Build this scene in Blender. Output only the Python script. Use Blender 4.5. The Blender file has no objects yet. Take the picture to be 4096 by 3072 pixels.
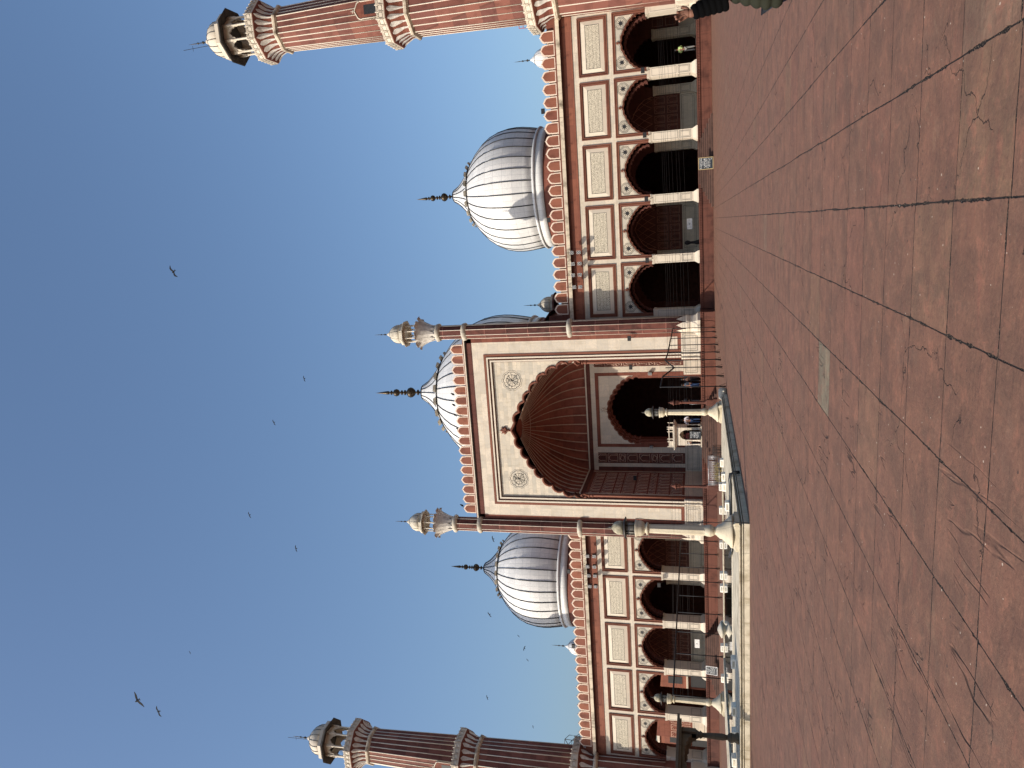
import bpy, bmesh, math, random
from math import sin, cos, pi, radians, sqrt, atan2
from mathutils import Vector, Matrix
from mathutils.geometry import tessellate_polygon
random.seed(7)
scn = bpy.context.scene
COL = scn.collection

# ---------------------------------------------------------------- camera
YAW, PIT, ROL, FPX = .214, .2539, -.0162, 2880.
CAM = Vector((17.08, -60.99, 1.32))
_f = Vector((-sin(YAW)*cos(PIT), cos(YAW)*cos(PIT), sin(PIT)))
_r = Vector((cos(YAW), sin(YAW), 0)); _u = _r.cross(_f)
R2 = _r*cos(ROL)+_u*sin(ROL); U2 = _u*cos(ROL)-_r*sin(ROL)
cd = bpy.data.cameras.new("camera"); cam = bpy.data.objects.new("camera", cd); COL.objects.link(cam)
cd.sensor_width = 36; cd.lens = FPX/4096*36; cd.clip_start = .05; cd.clip_end = 5000
m = Matrix((-U2, R2, -_f)).transposed().to_4x4(); m.translation = CAM   # the photograph lies on its side: world up is image left
cam.matrix_world = m
scn.camera = cam
scn.render.resolution_x, scn.render.resolution_y = 1024, 768

# ---------------------------------------------------------------- light
SAZ, SEL = radians(46.5), radians(34)      # sun to the left of the viewer's back
SUN = Vector((-sin(SAZ)*cos(SEL), -cos(SAZ)*cos(SEL), sin(SEL)))
w = bpy.data.worlds.new("World"); scn.world = w; w.use_nodes = True
nt = w.node_tree; bg = nt.nodes['Background']
sky = nt.nodes.new('ShaderNodeTexSky'); sky.sky_type = 'NISHITA'; sky.sun_disc = False
sky.sun_elevation = SEL; sky.sun_rotation = atan2(SUN.x, SUN.y)
sky.altitude = 200; sky.air_density = 1.35; sky.dust_density = 4.0; sky.ozone_density = 5.0
nt.links.new(sky.outputs[0], bg.inputs[0]); bg.inputs[1].default_value = .138
ld = bpy.data.lights.new("sun", 'SUN'); ld.energy = 4.15; ld.angle = radians(.5); ld.color = (1, .895, .755)
lo = bpy.data.objects.new("sun", ld); COL.objects.link(lo); lo.rotation_euler = SUN.to_track_quat('Z', 'Y').to_euler()
scn.view_settings.view_transform = 'Standard'; scn.view_settings.look = 'None'
scn.view_settings.exposure = .25; scn.view_settings.gamma = 1
scn.view_settings.use_curve_mapping = False
try:
    scn.cycles.max_bounces = 6; scn.cycles.diffuse_bounces = 3
except Exception: pass

# ---------------------------------------------------------------- materials
class NT:
    def __init__(s, name):
        s.m = bpy.data.materials.new(name); s.m.use_nodes = True; s.t = s.m.node_tree
        s.b = s.t.nodes['Principled BSDF']; s.b.inputs['Roughness'].default_value = .8
        s.b.inputs['Specular IOR Level'].default_value = .3
    def n(s, typ, **k):
        nd = s.t.nodes.new(typ)
        for a, v in k.items(): setattr(nd, a, v)
        return nd
    def set(s, sock, v):
        if hasattr(v, 'is_linked') or isinstance(v, bpy.types.NodeSocket): s.t.links.new(v, sock)
        elif v is not None:
            if isinstance(v, (tuple, list)) and len(v) == 3 and sock.type == 'RGBA': v = (*v, 1)
            sock.default_value = v
    def math(s, op, a, b=None, c=None, clamp=False):
        nd = s.n('ShaderNodeMath', operation=op, use_clamp=clamp)
        s.set(nd.inputs[0], a)
        if b is not None: s.set(nd.inputs[1], b)
        if c is not None: s.set(nd.inputs[2], c)
        return nd.outputs[0]
    def pos(s): return s.n('ShaderNodeNewGeometry').outputs['Position']
    def sep(s, v):
        nd = s.n('ShaderNodeSeparateXYZ'); s.set(nd.inputs[0], v); return nd.outputs
    def comb(s, x, y, z=0):
        nd = s.n('ShaderNodeCombineXYZ')
        for i, v in enumerate((x, y, z)): s.set(nd.inputs[i], v)
        return nd.outputs[0]
    def vscale(s, v, sc):
        nd = s.n('ShaderNodeVectorMath', operation='MULTIPLY'); s.set(nd.inputs[0], v); nd.inputs[1].default_value = sc; return nd.outputs[0]
    def noise(s, v, scale, detail=4, rough=.55, dist=0):
        nd = s.n('ShaderNodeTexNoise'); s.set(nd.inputs['Vector'], v); nd.inputs['Scale'].default_value = scale
        nd.inputs['Detail'].default_value = detail; nd.inputs['Roughness'].default_value = rough; nd.inputs['Distortion'].default_value = dist
        return nd.outputs[0]
    def ramp(s, v, a, b):     # smooth 0..1
        nd = s.n('ShaderNodeMapRange', interpolation_type='SMOOTHSTEP'); s.set(nd.inputs[0], v)
        nd.inputs[1].default_value = a; nd.inputs[2].default_value = b; return nd.outputs[0]
    def mix(s, f, a, b, mode='MIX'):
        nd = s.n('ShaderNodeMix', data_type='RGBA', blend_type=mode); s.set(nd.inputs[0], f); s.set(nd.inputs[6], a); s.set(nd.inputs[7], b); return nd.outputs[2]
    def bump(s, h, strength=.3, dist=.02):
        nd = s.n('ShaderNodeBump'); nd.inputs['Strength'].default_value = strength; nd.inputs['Distance'].default_value = dist
        s.set(nd.inputs['Height'], h); s.set(s.b.inputs['Normal'], nd.outputs[0])
    def out(s, col, rough=None):
        s.set(s.b.inputs['Base Color'], col)
        if rough is not None: s.set(s.b.inputs['Roughness'], rough)
        return s.m

def stone(name, c1, c2, bw=.9, bh=.45, mortar=.012, mcol=None, stain=.35, vein=None, veinamt=.4, off=.5, rough=.8, useuv=False, stains=(.5, .45, .4)):
    t = NT(name); P = t.pos(); x, y, z = t.sep(P)
    if useuv:
        uv = t.n('ShaderNodeUVMap').outputs[0]; vec = uv
    else:
        vec = t.comb(t.math('ADD', x, t.math('MULTIPLY', y, .83)), z)
    br = t.n('ShaderNodeTexBrick', offset=off); t.set(br.inputs['Vector'], vec)
    br.inputs['Scale'].default_value = 1; br.inputs['Brick Width'].default_value = bw; br.inputs['Row Height'].default_value = bh
    br.inputs['Mortar Size'].default_value = mortar; br.inputs['Mortar Smooth'].default_value = .1; br.inputs['Bias'].default_value = -.1
    t.set(br.inputs['Color1'], c1); t.set(br.inputs['Color2'], c2)
    t.set(br.inputs['Mortar'], mcol or tuple(v*.55 for v in c1))
    col = br.outputs[0]
    n1 = t.noise(P, 1.3, 5); n2 = t.noise(t.vscale(P, (3.5, 3.5, .5)), 1.2, 5, .6)
    col = t.mix(t.math('MULTIPLY', t.ramp(n1, .45, .75), stain), col, t.mix(1, col, (*stains, 1), 'MULTIPLY'))
    col = t.mix(t.math('MULTIPLY', t.ramp(n2, .5, .75), stain*.8), col, t.mix(1, col, (*stains, 1), 'MULTIPLY'))
    if vein:
        n3 = t.noise(t.vscale(P, (1, 1, 1.7)), 1.6, 6, .6, 1.5)
        v = t.math('ABSOLUTE', t.math('SUBTRACT', n3, .5))
        v = t.math('SUBTRACT', 1, t.ramp(v, 0, .045))
        col = t.mix(t.math('MULTIPLY', v, veinamt), col, vein)
    fine = t.noise(P, 14, 3)
    t.bump(t.math('ADD', fine, t.math('MULTIPLY', br.outputs['Fac'], -1.2)), .25, .015)
    return t.out(col, rough)

M = {}
M['red'] = stone('red_sandstone', (.200, .068, .043), (.150, .048, .033), .9, .5, .01, stain=.45)
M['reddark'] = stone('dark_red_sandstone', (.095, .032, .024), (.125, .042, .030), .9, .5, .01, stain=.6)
M['frame'] = stone('orange_sandstone', (.190, .072, .044), (.150, .055, .036), 1.6, 3, .004, stain=.3)
M['band'] = stone('red_band_sandstone', (.235, .085, .052), (.170, .060, .040), 1.4, 1.2, .008, stain=.4)
M['merlon'] = stone('merlon_sandstone', (.255, .094, .056), (.165, .058, .040), .985, 3.0, 0, stain=.6)
M['marble'] = stone('cream_marble', (.61, .53, .42), (.48, .43, .35), 1.25, .95, .008, mcol=(.42, .35, .25), stain=.6, vein=(.42, .39, .35), veinamt=.6, stains=(.75, .72, .68), rough=.55)
M['marblesm'] = stone('cream_marble_courses', (.60, .525, .41), (.41, .38, .315), .8, .36, .008, mcol=(.4, .34, .25), stain=.6, vein=(.40, .37, .33), veinamt=.5, stains=(.7, .67, .62), rough=.6)
M['trim'] = stone('pale_trim_marble', (.61, .535, .43), (.55, .49, .40), 2.4, 2.4, .004, stain=.25, stains=(.7, .68, .62), rough=.6)
M['pinktrim'] = stone('pink_trim_stone', (.70, .57, .46), (.66, .53, .43), 3, 3, .0, stain=.3, stains=(.7, .6, .55), rough=.7)
M['dome'] = stone('white_dome_marble', (.72, .71, .685), (.60, .60, .585), 1.0, .95, .011, mcol=(.42, .42, .42), stain=.25, vein=(.50, .51, .52), veinamt=.5, off=0, useuv=True, stains=(.78, .78, .8), rough=.45)
M['weather'] = stone('weathered_marble', (.60, .54, .43), (.52, .48, .40), 1.4, 1.2, .006, stain=.8, vein=(.35, .33, .28), veinamt=.4, stains=(.35, .33, .30), rough=.7)
M['lampm'] = stone('old_ivory_marble', (.56, .49, .36), (.48, .43, .33), 3, 1.05, .006, stain=.7, vein=(.36, .33, .25), veinamt=.35, stains=(.6, .55, .45), rough=.6)
M['cornice'] = stone('weathered_cornice', (.62, .53, .40), (.52, .45, .35), 1.7, 2, .008, stain=.9, stains=(.22, .2, .18), rough=.8)
M['plinth'] = stone('plinth_sandstone', (.140, .050, .032), (.085, .034, .026), 2.1, 1.4, .01, stain=.9, stains=(.45, .42, .42))
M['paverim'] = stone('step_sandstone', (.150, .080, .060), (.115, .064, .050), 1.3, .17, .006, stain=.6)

def plain(name, c, rough=.6, metal=0, var=.15, scale=6):
    t = NT(name); P = t.pos()
    n = t.noise(P, scale, 4)
    col = t.mix(t.ramp(n, .3, .75), tuple(v*(1+var) for v in c), tuple(v*(1-var) for v in c))
    t.b.inputs['Metallic'].default_value = metal
    return t.out(col, rough)
M['black'] = plain('black_inlay', (.02, .02, .022), .5)
M['iron'] = plain('black_iron', (.018, .017, .018), .55, .3)
M['steel'] = plain('grey_steel', (.33, .33, .34), .4, .7)
M['darkeave'] = plain('dark_eave', (.05, .047, .042), .7, 0, .4, 2)  # dark tone of the minaret kiosk eaves
M['brass'] = plain('tarnished_brass', (.055, .042, .028), .4, .7, .5, 9)
M['bronze'] = plain('dark_bronze', (.06, .055, .05), .5, .6)
M['concrete'] = plain('white_block_marble', (.72, .69, .62), .6, 0, .12, 5)
M['rubber'] = plain('black_rubber', (.018, .02, .022), .35)
M['spk'] = plain('speaker_case_grey', (.035, .035, .037), .6)
M['white'] = plain('white_paint', (.75, .75, .74), .6)
M['inside'] = plain('shade_toned_interior_stone', (.06, .022, .016), .9, 0, .3, 2)  # depth shade of the hall put into a very dark stone colour
M['netline'] = plain('pale_red_line', (.42, .21, .15), .8)
M['pline'] = plain('pale_inlay_line', (.66, .48, .37), .8)
M['lotus'] = plain('lotus_petal_marble', (.52, .49, .44), .6, 0, .22, 3)

def inscr():
    t = NT('inscription_panel_stone'); P = t.pos(); x, y, z = t.sep(P)
    v = t.comb(t.math('MULTIPLY', x, 10.5), t.math('MULTIPLY', z, 9.5))
    nd = t.n('ShaderNodeVectorMath', operation='ADD'); t.set(nd.inputs[0], v)
    nn = t.n('ShaderNodeTexNoise'); t.set(nn.inputs['Vector'], v); nn.inputs['Scale'].default_value = 1.5; nn.inputs['Detail'].default_value = 2
    t.set(nd.inputs[1], t.vscale(nn.outputs[1], (1.6, 1.6, 0)))
    vo = t.n('ShaderNodeTexVoronoi', feature='DISTANCE_TO_EDGE', voronoi_dimensions='2D'); t.set(vo.inputs['Vector'], nd.outputs[0]); vo.inputs['Scale'].default_value = 1.1
    line = t.math('SUBTRACT', 1, t.ramp(vo.outputs[0], .05, .17))
    gate = t.ramp(t.noise(v, 1.6, 1), .36, .44)
    line = t.math('MULTIPLY', line, gate)
    fr = t.math('FRACT', t.math('DIVIDE', t.math('SUBTRACT', z, 8.47), .275))
    row = t.math('LESS_THAN', t.math('ABSOLUTE', t.math('SUBTRACT', fr, .5)), .455)
    rowl = t.math('SUBTRACT', 1, row)
    f = t.math('MAXIMUM', t.math('MULTIPLY', line, .85), t.math('MULTIPLY', rowl, .6))
    return t.out(t.mix(f, (.60, .54, .42), (.05, .045, .038)), .6)
M['inscr'] = inscr()

def ground():
    t = NT('courtyard_paving'); P = t.pos(); 
    wob = t.n('ShaderNodeTexNoise'); t.set(wob.inputs['Vector'], P); wob.inputs['Scale'].default_value = 1.1; wob.inputs['Detail'].default_value = 5
    wv = t.n('ShaderNodeVectorMath', operation='SUBTRACT'); t.set(wv.inputs[0], wob.outputs[1]); wv.inputs[1].default_value = (.5, .5, .5)
    off = t.vscale(wv.outputs[0], (.035, .05, 0))
    pv = t.n('ShaderNodeVectorMath', operation='ADD'); t.set(pv.inputs[0], P); t.set(pv.inputs[1], off)
    x, y, z = t.sep(pv.outputs[0])
    gx = t.math('DIVIDE', t.math('SUBTRACT', x, 17.08), .714)
    rowid = t.math('FLOOR', gx)
    wn0 = t.n('ShaderNodeTexWhiteNoise', noise_dimensions='1D'); t.set(wn0.inputs['W'], rowid)
    sh = t.math('MULTIPLY', t.math('SUBTRACT', wn0.outputs[0], .5), .07)
    gy = t.math('ADD', t.math('DIVIDE', t.math('ADD', y, 57.34), .709), sh)
    colid = t.math('FLOOR', gy)
    ex = t.math('MULTIPLY', t.math('SUBTRACT', .5, t.math('ABSOLUTE', t.math('SUBTRACT', t.math('FRACT', gx), .5))), .714)
    ey = t.math('MULTIPLY', t.math('SUBTRACT', .5, t.math('ABSOLUTE', t.math('SUBTRACT', t.math('FRACT', gy), .5))), .709)
    cell = t.comb(rowid, colid)
    wn = t.n('ShaderNodeTexWhiteNoise', noise_dimensions='2D'); t.set(wn.inputs['Vector'], cell)
    r1 = wn.outputs[0]; r2, r3, r4 = t.sep(wn.outputs[1])
    # slab colour
    A = (.148, .078, .058); B = (.136, .078, .059); Cc = (.156, .075, .059); D = (.158, .105, .072)
    col = t.mix(r2, A, B)
    col = t.mix(t.math('MULTIPLY', t.ramp(r3, .62, .95), .6), col, Cc)
    col = t.mix(t.math('MULTIPLY', t.math('GREATER_THAN', r4, .96), .5), col, D)
    col = t.mix(t.math('MULTIPLY', t.math('GREATER_THAN', r1, .991), .6), col, (.17, .125, .095))
    px, py, pz = t.sep(P)
    inp = t.math('MULTIPLY', t.math('MULTIPLY', t.math('LESS_THAN', t.math('ABSOLUTE', t.math('ADD', rowid, 3)), .5), t.math('LESS_THAN', t.math('ABSOLUTE', t.math('SUBTRACT', colid, 6)), .5)), .9)
    n1 = t.noise(P, 2.2, 6, .62, .8)
    n2 = t.noise(t.vscale(P, (1.0, 2.6, 1)), 3.1, 7, .68, .6)
    n3 = t.noise(P, .45, 3, .5)
    n4 = t.noise(P, 34, 4, .7)
    col = t.mix(t.math('MULTIPLY', t.ramp(n1, .5, .68), .75), col, (.128, .080, .064))
    col = t.mix(t.math('MULTIPLY', t.ramp(n2, .55, .72), .7), col, (.182, .080, .062))
    col = t.mix(t.math('MULTIPLY', t.ramp(n2, .48, .32), .5), col, (.118, .066, .053))
    n5 = t.noise(t.vscale(P, (1.4, .8, 1)), 1.05, 6, .7, 2.2)
    col = t.mix(t.math('MULTIPLY', t.ramp(n5, .625, .64), .5), col, (.178, .112, .082))
    col = t.mix(t.math('MULTIPLY', t.ramp(n3, .45, .65), .25), col, (.170, .092, .074))
    col = t.mix(inp, col, (.165, .155, .120))
    n7 = t.noise(P, 6.5, 9, .68, .4); n8 = t.noise(t.vscale(P, (1, 1.8, 1)), 1.6, 6, .65, 1.0)
    col = t.mix(t.math('MULTIPLY', t.ramp(n8, .44, .62), .42), col, (.112, .062, .050))
    col = t.mix(t.math('MULTIPLY', t.ramp(n7, .46, .60), .4), col, (.118, .061, .050))
    col = t.mix(t.math('MULTIPLY', t.ramp(n7, .46, .36), .5), col, (.215, .102, .076))
    col = t.mix(t.math('MULTIPLY', t.ramp(n4, .5, .66), .38), col, (.070, .045, .036))
    col = t.mix(t.math('MULTIPLY', t.ramp(n4, .44, .34), .35), col, (.21, .13, .10))
    # streaky flaking edges
    n6 = t.noise(t.vscale(P, (.8, 6.5, 1)), 2.4, 5, .6, .5)
    fl = t.math('SUBTRACT', 1, t.ramp(t.math('ABSOLUTE', t.math('SUBTRACT', n6, .5)), 0, .017))
    fl = t.math('MULTIPLY', fl, t.ramp(t.noise(P, 1.7, 2), .53, .62))
    col = t.mix(t.math('MULTIPLY', fl, .55), col, (.06, .038, .03))
    # long wavy lamination cracks running away from the viewer
    n9 = t.noise(t.vscale(P, (2.0, .26, 1)), 1.25, 4, .5, .25)
    lm = t.math('SUBTRACT', 1, t.ramp(t.math('ABSOLUTE', t.math('SUBTRACT', n9, .5)), .001, .0095))
    lm2 = t.math('SUBTRACT', 1, t.ramp(t.math('ABSOLUTE', t.math('SUBTRACT', n9, .575)), .001, .0075))
    lm = t.math('MULTIPLY', t.math('MAXIMUM', lm, lm2), t.ramp(t.noise(t.vscale(P, (1, .6, 1)), 1.5, 2), .57, .63))
    lm = t.math('MULTIPLY', lm, t.ramp(px, 16.2, 14.6))
    col = t.mix(t.math('MULTIPLY', lm, .85), col, (.035, .022, .018))
    # joints
    nj = t.noise(P, 7, 4, .7)
    wx = t.math('MULTIPLY', t.math('ADD', t.math('MULTIPLY', t.ramp(nj, .46, .74), .016), .0052), 1)
    wy = t.math('MULTIPLY', t.math('ADD', t.math('MULTIPLY', t.ramp(nj, .45, .8), .010), .0045), 1)
    jx = t.math('SUBTRACT', 1, t.math('DIVIDE', ex, wx), clamp=True)
    jx = t.math('MULTIPLY', jx, t.math('ADD', .55, t.math('MULTIPLY', t.ramp(t.noise(P, 1.6, 3), .42, .55), .45)))
    jy = t.math('SUBTRACT', 1, t.math('DIVIDE', ey, wy), clamp=True)
    jy = t.math('MULTIPLY', jy, t.math('ADD', .35, t.math('MULTIPLY', t.ramp(r3, .1, .5), .65)))
    j = t.math('MAXIMUM', jx, jy)
    jm = t.ramp(j, .0, .35)
    grit = t.noise(P, 95, 2, .7)
    gcol = t.mix(t.ramp(grit, .54, .70), (.006, .004, .003), (.26, .18, .12))
    gcol = t.mix(t.ramp(nj, .5, .42), gcol, (.022, .014, .012))
    # cracks
    cv = t.n('ShaderNodeVectorMath', operation='ADD'); t.set(cv.inputs[0], P)
    cn = t.n('ShaderNodeTexNoise'); t.set(cn.inputs['Vector'], P); cn.inputs['Scale'].default_value = 4.; cn.inputs['Detail'].default_value = 6
    t.set(cv.inputs[1], t.vscale(cn.outputs[1], (.45, .45, 0)))
    vo = t.n('ShaderNodeTexVoronoi', feature='DISTANCE_TO_EDGE', voronoi_dimensions='2D'); t.set(vo.inputs['Vector'], cv.outputs[0]); vo.inputs['Scale'].default_value = 1.15
    ck = t.math('SUBTRACT', 1, t.ramp(vo.outputs[0], .001, .008))
    ck = t.math('MULTIPLY', ck, t.ramp(t.noise(P, 1.35, 2), .505, .57))
    dark = t.math('MAXIMUM', t.math('MAXIMUM', jm, t.math('MULTIPLY', ck, .85)), t.math('MULTIPLY', lm, .8))
    col = t.mix(t.math('MULTIPLY', ck, .85), col, (.04, .026, .022))
    nbig = t.noise(P, 2.9, 5, .6, .5)
    hs = t.mix(1, col, (1.33, 1.21, 1.04), 'MULTIPLY')
    dk = t.mix(1, col, (1.02, .98, .87), 'MULTIPLY')
    col = t.mix(t.ramp(nbig, .36, .62), dk, hs)
    col = t.mix(jm, col, gcol)
    # pale chips and dust specks
    sp = t.n('ShaderNodeTexVoronoi', voronoi_dimensions='2D'); t.set(sp.inputs['Vector'], P); sp.inputs['Scale'].default_value = 13
    s1, s2, s3 = t.sep(sp.outputs['Color'])
    spk = t.math('MULTIPLY', t.math('LESS_THAN', sp.outputs['Distance'], t.math('MULTIPLY', s2, .09)), t.math('GREATER_THAN', s1, .93))
    col = t.mix(t.math('MULTIPLY', spk, .8), col, (.55, .46, .36))
    sp2 = t.math('MULTIPLY', t.math('LESS_THAN', sp.outputs['Distance'], t.math('MULTIPLY', s2, .14)), t.math('LESS_THAN', s1, .035))
    col = t.mix(t.math('MULTIPLY', sp2, .8), col, (.05, .035, .03))
    h = t.math('ADD', t.math('MULTIPLY', n2, .5), t.math('MULTIPLY', n4, .12))
    h = t.math('ADD', h, t.math('MULTIPLY', t.noise(P, 11, 5, .7), .22))
    h = t.math('ADD', h, t.math('MULTIPLY', n5, .35))
    h = t.math('ADD', h, t.math('MULTIPLY', r1, .25))
    h = t.math('SUBTRACT', h, t.math('MULTIPLY', dark, .9))
    h = t.math('ADD', h, t.math('MULTIPLY', n7, .3))
    t.bump(h, .75, .024)
    t.b.inputs['Specular IOR Level'].default_value = .25
    return t.out(col, t.math('ADD', .72, t.math('MULTIPLY', n1, .2)))
M['ground'] = ground()

def water():
    t = NT('pool_water'); P = t.pos()
    t.b.inputs['Specular IOR Level'].default_value = .5; t.b.inputs['IOR'].default_value = 1.33
    t.bump(t.noise(P, 3, 2), .012, .004)
    return t.out((.010, .014, .012), .03)
M['water'] = water()
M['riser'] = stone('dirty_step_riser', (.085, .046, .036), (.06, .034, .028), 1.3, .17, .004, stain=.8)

# ---------------------------------------------------------------- mesh builder
class MB:
    def __init__(s): s.v = []; s.f = []; s.m = []; s.s = []; s.uv = {}
    def add(s, vs, fs, mat=0, smooth=False, uvs=None):
        o = len(s.v); s.v += [tuple(v) for v in vs]
        for i, f in enumerate(fs):
            if uvs: s.uv[len(s.f)] = uvs[i]
            s.f.append(tuple(a+o for a in f)); s.m.append(mat); s.s.append(smooth)
        return s
    def box(s, x0, x1, y0, y1, z0, z1, mat=0):
        vs = [(x, y, z) for z in (z0, z1) for y in (y0, y1) for x in (x0, x1)]
        return s.add(vs, [(0, 2, 3, 1), (4, 5, 7, 6), (0, 1, 5, 4), (2, 6, 7, 3), (0, 4, 6, 2), (1, 3, 7, 5)], mat)
    def frustum(s, x0, x1, y0, y1, z0, z1, e0, e1, mat=0):   # box with bottom/top growth
        vs = [(x, y, z) for (z, e) in ((z0, e0), (z1, e1)) for y in (y0-e, y1+e) for x in (x0-e, x1+e)]
        return s.add(vs, [(0, 2, 3, 1), (4, 5, 7, 6), (0, 1, 5, 4), (2, 6, 7, 3), (0, 4, 6, 2), (1, 3, 7, 5)], mat)
    def prism(s, poly, y0, y1, mat=0, smat=None, back=True, holes=()):   # (x,z) outline pushed along y
        if smat is None: smat = mat
        loops = [list(poly)]+[list(h) for h in holes]
        flat = [p for l in loops for p in l]
        tris = tessellate_polygon([[Vector((p[0], p[1], 0)) for p in l] for l in loops])
        s.add([(p[0], y0, p[1]) for p in flat], tris, mat)
        if back: s.add([(p[0], y1, p[1]) for p in flat], tris, mat)
        for l in loops:
            n = len(l); vs = [(p[0], y0, p[1]) for p in l]+[(p[0], y1, p[1]) for p in l]
            s.add(vs, [(i, (i+1) % n, n+(i+1) % n, n+i) for i in range(n)], smat)
        return s
    def lathe(s, prof, n=24, c=(0, 0, 0), mat=0, smooth=True, rot=0, sx=1, sy=1, wave=None, uvk=None):
        vs = []; L = 0; acc = []
        for k, (r, z) in enumerate(prof):
            if k: L += sqrt((r-prof[k-1][0])**2+(z-prof[k-1][1])**2)
            acc.append(L)
            for i in range(n):
                a = 2*pi*i/n+rot; rr = r*(wave(a, z) if wave else 1)
                vs.append((c[0]+rr*cos(a)*sx, c[1]+rr*sin(a)*sy, c[2]+z))
        fs = []; uvs = []
        for k in range(len(prof)-1):
            for i in range(n):
                j = (i+1) % n
                fs.append((k*n+i, k*n+j, (k+1)*n+j, (k+1)*n+i))
                if uvk:
                    u0, u1 = uvk*i/n, uvk*(i+1)/n
                    uvs.append(((u0, acc[k]), (u1, acc[k]), (u1, acc[k+1]), (u0, acc[k+1])))
        s.add(vs, fs, mat, smooth, uvs if uvk else None)
        b = len(s.v)-len(vs)
        if prof[0][0] > 1e-6: s.f.append(tuple(b+i for i in reversed(range(n)))); s.m.append(mat); s.s.append(False)
        if prof[-1][0] > 1e-6: s.f.append(tuple(b+(len(prof)-1)*n+i for i in range(n))); s.m.append(mat); s.s.append(False)
        return s
    def tube(s, pts, r=.02, n=6, mat=0, closed=False, smooth=True):
        pts = [Vector(p) for p in pts]; N = len(pts); rings = []
        for i, p in enumerate(pts):
            a = pts[(i-1) % N] if (closed or i > 0) else p; b = pts[(i+1) % N] if (closed or i < N-1) else p
            d = (b-a)
            if d.length < 1e-9: d = Vector((0, 0, 1))
            d.normalize(); up = Vector((0, 0, 1)) if abs(d.z) < .95 else Vector((0, 1, 0))
            u = d.cross(up).normalized(); v = d.cross(u)
            rr = r[i] if isinstance(r, (list, tuple)) else r
            rings.append([p+(u*cos(2*pi*k/n+pi/n)+v*sin(2*pi*k/n+pi/n))*rr for k in range(n)])
        vs = [q for g in rings for q in g]; fs = []
        for i in range(N if closed else N-1):
            a, b = i*n, ((i+1) % N)*n
            for k in range(n): fs.append((a+k, a+(k+1) % n, b+(k+1) % n, b+k))
        if not closed: fs += [tuple(range(n)), tuple((N-1)*n+k for k in reversed(range(n)))]
        return s.add(vs, fs, mat, smooth)
    def strip(s, A, B, mat=0, smooth=False):     # quads between two polylines
        n = len(A); return s.add(list(A)+list(B), [(i, i+1, n+i+1, n+i) for i in range(n-1)], mat, smooth)
    def build(s, name, mats, parent=None, loc=(0, 0, 0)):
        me = bpy.data.meshes.new(name); me.from_pydata(s.v, [], s.f)
        if isinstance(mats, str): mats = [mats]
        for q in mats: me.materials.append(M[q] if isinstance(q, str) else q)
        me.polygons.foreach_set('material_index', s.m); me.polygons.foreach_set('use_smooth', s.s)
        if s.uv:
            lay = me.uv_layers.new(name='UVMap')
            for fi, us in s.uv.items():
                p = me.polygons[fi]
                for k, li in enumerate(p.loop_indices): lay.data[li].uv = us[k]
        bm = bmesh.new(); bm.from_mesh(me); bmesh.ops.recalc_face_normals(bm, faces=bm.faces); bm.to_mesh(me); bm.free()
        me.update()
        o = bpy.data.objects.new(name, me); COL.objects.link(o); o.location = loc
        if parent: o.parent = parent
        return o

def thing(name, label, cat, loc=(0, 0, 0), rz=0, group=None):
    o = bpy.data.objects.new(name, None); COL.objects.link(o); o.location = loc; o.rotation_euler = (0, 0, rz); o.empty_display_size = .3
    o['label'] = label; o['category'] = cat
    if group: o['group'] = group
    return o
def tag(o, label, cat, group=None):
    o['label'] = label; o['category'] = cat
    if group: o['group'] = group
    return o
def struct(o): o['kind'] = 'structure'; return o
def copy_tree(o, parent=None):
    c = o.copy(); COL.objects.link(c)
    if parent: c.parent = parent
    for ch in list(o.children): copy_tree(ch, c)
    return c
def dup(root, label, loc, rz=None):
    c = copy_tree(root); c.location = loc; c['label'] = label
    if rz is not None: c.rotation_euler = (0, 0, rz)
    return c
def px(x, y, Y):     # pixel of the photograph to the vertical plane at depth Y
    d = _f*FPX+U2*(2048-x)+R2*(1536-y); return CAM+d*((Y-CAM.y)/d.y)

# ---------------------------------------------------------------- arch curves
def bez(p0, p1, p2, p3, t):
    a = (1-t)**3; b = 3*t*(1-t)**2; c = 3*t*t*(1-t); d = t**3
    return (a*p0[0]+b*p1[0]+c*p2[0]+d*p3[0], a*p0[1]+b*p1[1]+c*p2[1]+d*p3[1])
def arch(hw, zs, za, nf=6, fd=.1, res=7, k1=.60, k2=(.38, .84)):
    h = za-zs; P = [(hw, zs), (hw, zs+k1*h), (k2[0]*hw, zs+k2[1]*h), (0, za)]
    N = 240; raw = [bez(*P, i/N) for i in range(N+1)]
    L = [0]
    for i in range(N): L.append(L[-1]+sqrt((raw[i+1][0]-raw[i][0])**2+(raw[i+1][1]-raw[i][1])**2))
    def at(s):
        s *= L[-1]; i = 0
        for i in range(N):
            if L[i+1] >= s: break
        u = (s-L[i])/max(1e-9, L[i+1]-L[i]); a, b = raw[i], raw[i+1]
        p = (a[0]+(b[0]-a[0])*u, a[1]+(b[1]-a[1])*u); d = (b[0]-a[0], b[1]-a[1]); q = sqrt(d[0]**2+d[1]**2) or 1
        return p, (d[1]/q, -d[0]/q)          # outward normal
    half = []
    tot = nf+.75
    for k in range(nf):
        for j in range(res):
            u = j/res; p, n = at((k+u)/tot); e = fd*sin(pi*u)**.75 if u > 0 else 0
            half.append((p[0]+n[0]*e, p[1]+n[1]*e))
    for j in range(4):
        p, n = at((nf+.75*j/4)/tot); half.append(p)
    half.append((0, za))
    return half+[(-p[0], p[1]) for p in reversed(half[:-1])]
def offs(c, d):         # push an open curve outwards
    out = []
    for i, p in enumerate(c):
        a = c[max(0, i-1)]; b = c[min(len(c)-1, i+1)]; dx, dz = b[0]-a[0], b[1]-a[1]; q = sqrt(dx*dx+dz*dz) or 1
        out.append((p[0]+dz/q*d, p[1]-dx/q*d))
    return out
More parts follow.
